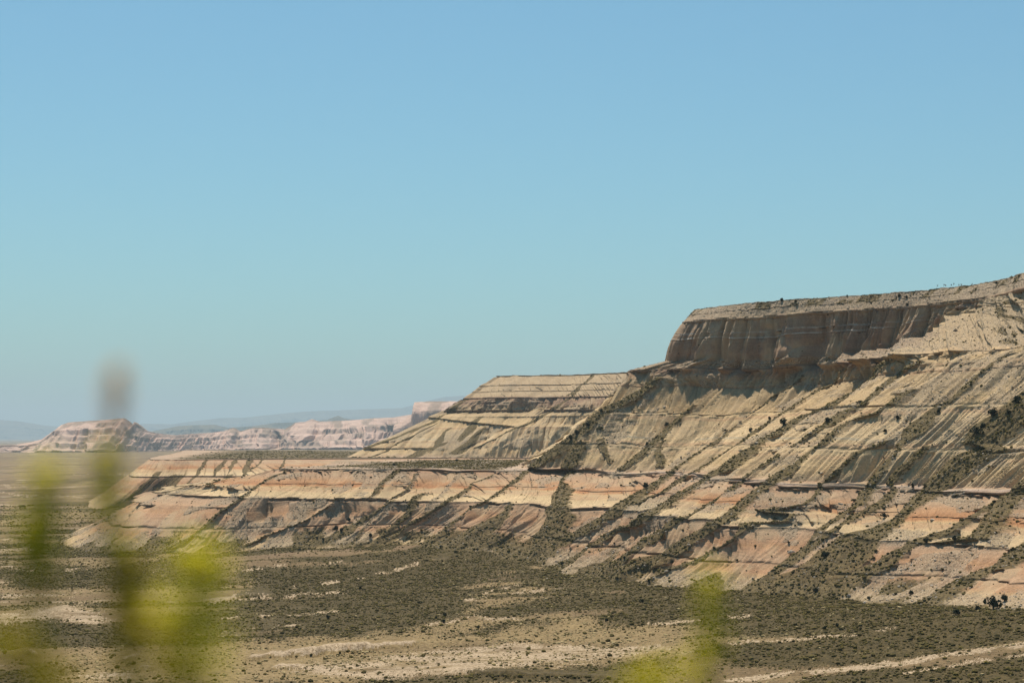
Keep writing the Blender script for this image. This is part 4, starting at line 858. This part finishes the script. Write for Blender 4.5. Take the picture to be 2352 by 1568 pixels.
one(z6((2060, 840)), 7., 'dark juniper close to the left of the largest one', hs=.8)
one(z6((1635, 745)), 5.5, 'dark round juniper below the red mound of the last slopes')
one(z6((1375, 775)), 5., 'low dark juniper left of the round one below the red mound', hs=.8)
one(z6((1735, 425)), 6.6, 'left of two round dark junipers above the red mound crest')
one(z6((1913, 405)), 6., 'right of two round dark junipers above the red mound crest')
one(z6((1868, 440)), 6., 'grey green bush on the crest right above the red gravel face', 'broom', .9, 'broom_bush')
one(z6((1473, 262)), 6., 'dark juniper on the lower edge of the widest green strip')
one(z6((1100, 505)), 9., 'wide dark juniper beside the orange cone at the end of the green strip', hs=.7)
one(z6((1650, 75)), 4., 'small pointed juniper on the green strip where a ledge meets it', hs=1.5)
one(z6((1285, 155)), 5., 'grey green bush in rubble just below the dark ledge', 'broom', .8, 'broom_bush')
one(z6((785, 272)), 4., 'small dark bush at the lower end of a yellow fluted face', hs=.7)
one(z6((876, 425)), 3., 'small dark juniper above the orange cone')
one(z6((545, 538)), 3.2, 'small dark juniper in the grey gravel behind the yellow stalk')
one(z6((135, 548)), 4., 'dark juniper on the narrow spur above the grey gravel')
one(z6((1240, 690)), 3.6, 'small pale green bush at the edge of the yellow grass', 'broom', .8, 'broom_bush')
one(ta((85, 1400)), 8.4, 'round dark juniper on the green strip below the cliff, left one of a pair')
one(ta((502, 1375)), 6.5, 'round dark juniper on the middle of the slope between two green strips')
one(ta((1548, 1290)), 4.4, 'dark round juniper in the rubble beside the widest green strip', hs=1.2)
one(ta((800, 1190)), 5.5, 'olive bush on the slope above the fluted yellow face', 'broom', .8, 'broom_bush')
one(ta((290, 1450)), 4.6, 'grey bush just right of the round juniper on the green strip', 'broom', .8, 'broom_bush')
one(ta((1160, 1350)), 5.4, 'dark bush on the spur right of the isolated yellow face')
one(ta((1050, 1470)), 4.4, 'dark bush below the isolated yellow face')
one(ta((2330, 530)), 4., 'dark bush at the picture edge high on the slope')
for X_, Y_, w_ in ((2060, 1320, 15), (2280, 1190, 14), (1960, 1440, 12), (1900, 1500, 15), (2200, 1300, 9)):
    one(ta((X_, Y_)), w_ * .62, 'black green juniper crowding the widest dark strip high on the slope', group='junipers crowding the widest dark strip')
one(ta((65, 238)), 5.2, 'largest dark bush on the cliff top skyline', hs=.75)
one(ta((200, 240)), 3.4, 'second dark bush on the cliff top skyline, right of the largest', hs=.7)
one(ta((684, 198)), 2.2, 'tiny upright bush on the cliff top skyline', hs=1.3)
one(ta((1170, 195)), 4.4, 'dark bush on the cap slope just under the skyline', hs=.8)
one(ta((1237, 212)), 3.6, 'round dark bush right of the one under the skyline')
one(ta((1245, 278)), 4., 'dark bush growing at the very rim of the shaded cliff', hs=.8)
one(ta((2088, 78)), 4.6, 'dark bush on the skyline where the rim starts to climb', hs=.65)
one(tc((495, 545)), 5.2, 'green juniper midway along the long crest left of the cliff')
one(tc((720, 500)), 6., 'round grey green bush just below the long crest', 'broom', .9, 'broom_bush')
one(tc((600, 470)), 5., 'green juniper higher on the long crest left of the cliff')
one(tc((720, 350)), 4., 'dark juniper on the long crest where debris begins')
one(tc((440, 595)), 5., 'green juniper on the crest below the middle ones')
one(tc((1160, 650)), 4.4, 'green juniper on the short spur in the middle of the slope')
one(tc((1345, 470)), 5.4, 'dark juniper on the short spur, above the lower green one')
one(tc((1885, 520)), 4., 'dark bush on the thin crest below the shaded cliff', hs=.7)
one(tc((2130, 520)), 4.6, 'dark juniper on the crest right of the thin one', hs=.9)
one(tc((2310, 410)), 4., 'dark juniper on the crest close under the shaded cliff')
one(tc((1145, 1050)), 7., 'broad grey green juniper beside the pale boulder field')
one(te((230, 1168)), .9 + 2., 'tiny dark bush at the foot of the leftmost orange slopes')
one(te((690, 900)), 4., 'dark juniper at the upper end of the dark apron left of centre')
one(te((1130, 382)), 5., 'dark bush sitting on the bench ledge', hs=.6)
one(te((1720, 335)), .8 + 2.6, 'small bush on the crest of the low yellow ridge', hs=.8)
one(te((1715, 1190)), 3., 'brown bush at the head of the pale soil streak in mid plain', 'broom', 1.2, 'broom_bush')
one(z3((150, 1110)), 6., 'wide green bush alone on the far left plain', 'broom', .6, 'broom_bush')
one(z3((218, 1105)), 3., 'small green bush right of the wide one on the far left plain', 'broom', .7, 'broom_bush')

# ------------------------------------------------------------------ boulders that can be told apart
def boulder_mesh(seed):
    bm = bmesh.new(); bmesh.ops.create_icosphere(bm, subdivisions=2, radius=1.); rs = np.random.default_rng(seed)
    pl = [(rs.normal(0, 1, 3), rs.uniform(.5, .8)) for _ in range(9)]
    for v in bm.verts:
        for n_, d_ in pl:
            n_ = n_ / np.linalg.norm(n_); k = float(np.dot(v.co, n_))
            if k > d_: v.co -= (type(v.co)(n_)) * (k - d_)
        v.co.z *= .75
    me = bpy.data.meshes.new('boulder'); bm.to_mesh(me); bm.free(); me.materials.append(M_ROCK); return me
BM = [boulder_mesh(k) for k in range(5)]
def boulder(pt, w_, label, k=0):
    g = ground_at(*pt[0])
    if g is None: return
    s_ = w_ * g[1] / FR / 1.5; o = link(bpy.data.objects.new('boulder', BM[k % 5])); o.location = (g[0], g[1] - s_ * .2, g[2] + s_ * .25); o.scale = (s_, s_ * .8, s_ * .8); o.rotation_euler = (rng.uniform(-.3, .3), rng.uniform(-.3, .3), rng.uniform(0, 6))
    tag(o, None, label, 'boulder', 'large pale boulders on the slopes')
for i, (p, w_, l) in enumerate([(tc((2030, 435)), 3.4, 'white boulder perched on the thin crest below the shaded cliff'), (tc((1320, 295)), 3.2, 'grey boulder on the fluted face left of the cliff shadow'), (tc((2180, 630)), 4., 'long pale boulder on the lower edge of a green strip'),
        (tc((2030, 705)), 3.6, 'grey boulder in the green strip left of the long pale boulder'), (ta((345, 1480)), 4.4, 'pale flat boulder under the grey bush on the slope'), (ta((1550, 1240)), 3.4, 'pale boulder just above the dark round juniper in rubble'),
        (ta((1700, 530)), 5., 'wide pale slab lying high on the debris slope under the rim'), (ta((945, 1135)), 2.2, 'small white boulder on the slope below the first cliff spur'), (tb((170, 1045)), 8., 'large pale block crowning the orange cone'),
        (tb((450, 290)), 4., 'pale boulder on the narrow green strip above the ledge'), (tb((1480, 740)), 5., 'white boulder cluster head on the debris of the last spurs'), (td((1340, 528)), 2.6, 'small white boulder on the pink slope'),
        (td((590, 675)), 3.4, 'grey boulder on top of the small yellow mound'), (td((1560, 650)), 4., 'pale boulder low on the thin rocky spur'), (td((1340, 905)), 4., 'pale flat boulder in the dark strip above the gravel'), (td((790, 550)), 3.6, 'grey slab in scrub above the small yellow mound'),
        (td((222, 962)), 2., 'lone small white boulder in the scrub below the yellow mound'), (tc((1240, 512)), 2., 'little white boulder beside the short spur'), (tc((1470, 765)), 2.6 , 'pale boulder near the ledge in the middle of the slope'), (tb((700, 1440)), 3.6, 'pale boulders heap stone under the red mound')]):
    boulder(p, w_, l, i)

# ------------------------------------------------------------------ dry flower stalks on the rim
def stalk(pt, hpx, label, group):
    g = ground_at(*pt[0], r=1.5)
    if g is None: return
    h = hpx * g[1] / FR; e = link(bpy.data.objects.new('flower_stalk', None)); e.location = g; tag(e, None, label, 'dry plant', group)
    V, F = [], []
    for k in range(5):
        z = h * k / 4; r = .06 * (1 - .15 * k)
        for a in range(5): V.append((r * math.cos(a * 1.2566) + .04 * k * k, r * math.sin(a * 1.2566), z))
        if k: F += [((k - 1) * 5 + a, (k - 1) * 5 + (a + 1) % 5, k * 5 + (a + 1) % 5, k * 5 + a) for a in range(5)]
    o = link(bpy.data.objects.new('stem', raw_mesh('stem', V, F, M_BARK))); o.parent = e
    V, F = [], []
    for k in range(40):
        p = np.array([.6 + rng.normal(0, .12), rng.normal(0, .12), h + rng.normal(0, .16)]); q = rng.normal(0, .22, 3); r = rng.normal(0, .22, 3); i = len(V); V += [p, p + q, p + r]; F.append((i, i + 1, i + 2))
    o = link(bpy.data.objects.new('seed_head', raw_mesh('seed_head', V, F, M_BARK))); o.parent = e
for X_ in (1522, 1578, 1597, 1652, 1670, 1722, 1745, 1851):
    stalk(ta((X_, 118 - (X_ - 1522) * .05)), 3.4, 'thin dry flower stalk standing in a loose row on the skyline rim', 'dry flower stalks on the skyline rim')

# ------------------------------------------------------------------ plants right in front of the camera
def pt_near(u, v, d): x, y, z = to_world(*D(u, v), d=d); return np.array([x, y, z])
def tube_mesh(name, pts, radii, mat, sides=7):
    V, F = [], []
    for k, (p, r) in enumerate(zip(pts, radii)):
        for a in range(sides): V.append((p[0] + r * math.cos(2 * math.pi * a / sides), p[1] + r * math.sin(2 * math.pi * a / sides), p[2]))
        if k: F += [((k - 1) * sides + a, (k - 1) * sides + (a + 1) % sides, k * sides + (a + 1) % sides, k * sides + a) for a in range(sides)]
    F.append(tuple(range(sides))[::-1]); F.append(tuple(len(V) - sides + a for a in range(sides)))
    me = raw_mesh(name, V, F, mat)
    for p in me.polygons: p.use_smooth = True
    return me
def petals(name, pts, width, size, n, mat, seed, up=.5):
    """petals or leaflets set round a spine, each a cupped blade"""
    rs = np.random.default_rng(seed); V, F = [], []; pts = np.array(pts)
    for k in range(n):
        t = rs.uniform(0, len(pts) - 1.001); i = int(t); c = pts[i] + (pts[i + 1] - pts[i]) * (t - i)
        wl = np.interp(t, range(len(width)), width); a = rs.uniform(0, 2 * math.pi); rr = wl * rs.uniform(.25, 1.)
        out = np.array([math.cos(a), math.sin(a), up * rs.uniform(.2, 1.6)]); out /= np.linalg.norm(out); side = np.cross(out, (0, 0, 1.)); side /= np.linalg.norm(side) + 1e-9; nrm = np.cross(side, out)
        s_ = size * rs.uniform(.7, 1.3); b = c + np.array([math.cos(a), math.sin(a), 0]) * max(rr - s_, 0)
        i = len(V); V += [b, b + out * s_ * .5 + side * s_ * .32 + nrm * s_ * .1, b + out * s_ + nrm * s_ * .05, b + out * s_ * .5 - side * s_ * .32 + nrm * s_ * .1, b + out * s_ * .5 - nrm * s_ * .08]
        F += [(i, i + 1, i + 4), (i + 1, i + 2, i + 4), (i + 2, i + 3, i + 4), (i + 3, i, i + 4)]
    return raw_mesh(name, V, F, mat)
def plant(label, d, stem, parts, root=None, group='blurred flowering plants close to the camera'):
    """stem: traced (u, v) from top to bottom; parts: (name, [(u, v)...], widths px, blade px, count, material)"""
    px = d / (FR / K)
    e = link(bpy.data.objects.new('flowering_plant', None)); top = [pt_near(u, v, d) for u, v in stem]
    gx, gy = top[-1][0] * .9, d + .05; gz = float(floor_z(np.array([gx]), np.array([gy]))[0]); e.location = (gx, gy, gz)
    tag(e, None, label, 'plant', group); off = np.array([gx, gy, gz])
    low = top[-1]; P_ = [np.array([gx, gy, gz - .02]), np.array([gx, gy, gz]) * .6 + low * .4 + np.array([.012, 0, 0]), low] + top[:-1][::-1]
    r = [.0035] * 3 + list(np.linspace(.0030, .0014, len(top) - 1)); o = link(bpy.data.objects.new('stem', tube_mesh('stem', [p - off for p in P_], r, M_STEM))); o.parent = e
    for k, (nm, pp, wd, bl, n_, mt) in enumerate(parts):
        pw = [pt_near(u, v, d) - off for u, v in pp]; o = link(bpy.data.objects.new(nm, petals(nm, pw, [w_ * px * .85 for w_ in wd], bl * px * 1.3, int(n_ * (1.0 if mt is M_LEAF else .9 if mt is M_SEED else 2.0)), mt, 900 + k + int(stem[0][0])))); o.parent = e
    # low leaves near the root
    for k in range(3):
        f = .2 + .2 * k; c = P_[0] * (1 - f) + P_[2] * f - off; o = link(bpy.data.objects.new('leaf', petals('leaf', [c, c + np.array([0, 0, .03])], [.02, .02], .03, 5, M_LEAF, 990 + k))); o.parent = e
plant('tall blurred stalk with a brown dry head rising above the far butte', 1.25, [(270, 850), (266, 930), (262, 1010), (250, 1090), (245, 1180), (270, 1290), (300, 1400), (300, 1580)],
      [('seed_head', [(270, 838), (268, 880), (266, 930), (264, 965)], [34, 52, 52, 34], 16, 190, M_SEED), ('seed_head', [(264, 960), (258, 1000), (252, 1050)], [36, 34, 34], 16, 60, M_SEED), ('flower', [(246, 1040), (246, 1120), (246, 1200)], [38, 52, 56], 34, 80, M_PETAL),
       ('flower', [(250, 1205), (275, 1260), (300, 1310)], [50, 54, 46], 26, 80, M_PETAL), ('leaf', [(285, 1290), (290, 1370), (285, 1480)], [90, 110, 90], 44, 70, M_LEAF), ('flower', [(310, 1350), (325, 1400)], [40, 40], 26, 34, M_PETAL),
       ('leaf', [(290, 1480), (280, 1568)], [80, 60], 40, 26, M_LEAF)])
plant('shorter blurred stalk with a bright yellow green bloom, leftmost of all', 1.15, [(105, 1085), (100, 1180), (85, 1270), (92, 1350), (110, 1590)],
      [('flower', [(108, 1070), (104, 1150), (92, 1215)], [34, 50, 52], 34, 80, M_PETAL), ('flower', [(92, 1205), (80, 1260), (88, 1320)], [46, 54, 40], 40, 190, M_PETAL), ('leaf', [(92, 1320), (96, 1400)], [50, 34], 40, 20, M_LEAF)])
plant('broad blurred yellow flower spike right of the tall brown headed stalk', 1.05, [(452, 1265), (455, 1350), (440, 1450), (450, 1590)],
      [('flower', [(455, 1255), (462, 1330), (440, 1420)], [100, 110, 120], 34, 74, M_PETAL), ('flower', [(435, 1420), (440, 1500), (440, 1590)], [150, 150, 140], 34, 62, M_PETAL), ('flower', [(380, 1380), (390, 1440)], [50, 50], 34, 7, M_PETAL), ('leaf', [(330, 1420), (350, 1500), (380, 1590)], [90, 100, 100], 46, 34, M_LEAF)])
plant('blurred yellow green flower spike standing alone on the right side', 1.2, [(1632, 1325), (1638, 1420), (1630, 1480), (1610, 1600)],
      [('flower', [(1628, 1320), (1636, 1400), (1636, 1480)], [36, 44, 50], 26, 60, M_PETAL), ('flower', [(1628, 1470), (1600, 1600)], [70, 90], 30, 24, M_PETAL), ('leaf', [(1620, 1500), (1600, 1590)], [60, 80], 40, 8, M_LEAF)])
plant('low blurred yellow tuft at the bottom edge, left of the lone spike', 1.2, [(1520, 1545), (1500, 1570), (1490, 1620)],
      [('flower', [(1525, 1535), (1480, 1560), (1440, 1600)], [60, 90, 90], 30, 22, M_PETAL)])
plant('pale olive blur of leaves in the bottom corner at the far left', 1.0, [(10, 1480), (40, 1540), (110, 1600)],
      [('leaf', [(0, 1440), (60, 1530), (140, 1590)], [60, 120, 130], 50, 40, M_LEAF), ('flower', [(-10, 1470), (20, 1540)], [50, 60], 34, 16, M_PETAL)])

# ------------------------------------------------------------------ air
bm = bmesh.new(); bmesh.ops.create_cube(bm, size=1.)
hx, hy0, hy1, hz0, hz1 = 130000., -4000., 125000., -140., 1650.
for v in bm.verts: v.co = (v.co.x * 2 * hx, hy0 + (v.co.y + .5) * (hy1 - hy0), hz0 + (v.co.z + .5) * (hz1 - hz0))
me = bpy.data.meshes.new('haze'); bm.to_mesh(me); bm.free()
hm = bpy.data.materials.new('haze_air'); hm.use_nodes = True; t = hm.node_tree; t.nodes.clear()
pv = t.nodes.new('ShaderNodeVolumePrincipled'); pv.inputs['Color'].default_value = (.74, .91, 1., 1); pv.inputs['Density'].default_value = 2.4e-5; pv.inputs['Anisotropy'].default_value = .1
mo = t.nodes.new('ShaderNodeOutputMaterial'); t.links.new(pv.outputs[0], mo.inputs['Volume']); me.materials.append(hm)
hz = link(bpy.data.objects.new('haze', me)); tag(hz, 'stuff', 'thin blue summer haze filling the valley air', 'haze')

# ------------------------------------------------------------------ sky and sun
SUN_EL, SUN_AZ = 65., -13.      # azimuth measured from the view direction, positive to the right
w = bpy.data.worlds.new('World'); scene.world = w; w.use_nodes = True; t = w.node_tree
sky = t.nodes.new('ShaderNodeTexSky'); sky.sky_type = 'NISHITA'; sky.sun_disc = False; sky.sun_elevation = R(SUN_EL); sky.sun_rotation = R(SUN_AZ)
sky.air_density = 1.0; sky.dust_density = 1.4; sky.ozone_density = 1.6; sky.altitude = 400
bg = t.nodes['Background']; bg.inputs['Strength'].default_value = .077; mx = t.nodes.new('ShaderNodeMix'); mx.data_type = 'RGBA'; mx.blend_type = 'MULTIPLY'; mx.inputs[0].default_value = 1.; mx.inputs[7].default_value = (.61, 1.0, 1.05, 1); t.links.new(sky.outputs[0], mx.inputs[6]); t.links.new(mx.outputs[2], bg.inputs['Color'])
l = bpy.data.lights.new('sun', 'SUN'); l.energy = 4.4; l.angle = R(.55); l.color = (1., .90, .76); so = link(bpy.data.objects.new('sun', l))
from mathutils import Vector
sd = Vector((math.sin(R(SUN_AZ)) * math.cos(R(SUN_EL)), math.cos(R(SUN_AZ)) * math.cos(R(SUN_EL)), math.sin(R(SUN_EL))))
so.rotation_euler = sd.to_track_quat('Z', 'Y').to_euler()

# ------------------------------------------------------------------ camera
cd = bpy.data.cameras.new('camera'); cam = link(bpy.data.objects.new('camera', cd)); scene.camera = cam
cam.location = (0, 0, 0); cam.rotation_euler = (R(90), 0, 0)
cd.lens = LENS; cd.sensor_width = 36.; cd.shift_y = (VH - H / 2) / W; cd.clip_start = .05; cd.clip_end = 300000.
cd.dof.use_dof = True; cd.dof.focus_distance = 1500.; cd.dof.aperture_fstop = 2.7
scene.view_settings.view_transform = 'Standard'; scene.view_settings.look = 'None'; scene.view_settings.gamma = 1.; scene.view_settings.exposure = .32
scene.cycles.use_denoising = True; scene.cycles.max_bounces = 6; scene.cycles.diffuse_bounces = 3; scene.cycles.volume_bounces = 0; scene.cycles.transparent_max_bounces = 8
print('script done', time.time() - T0)
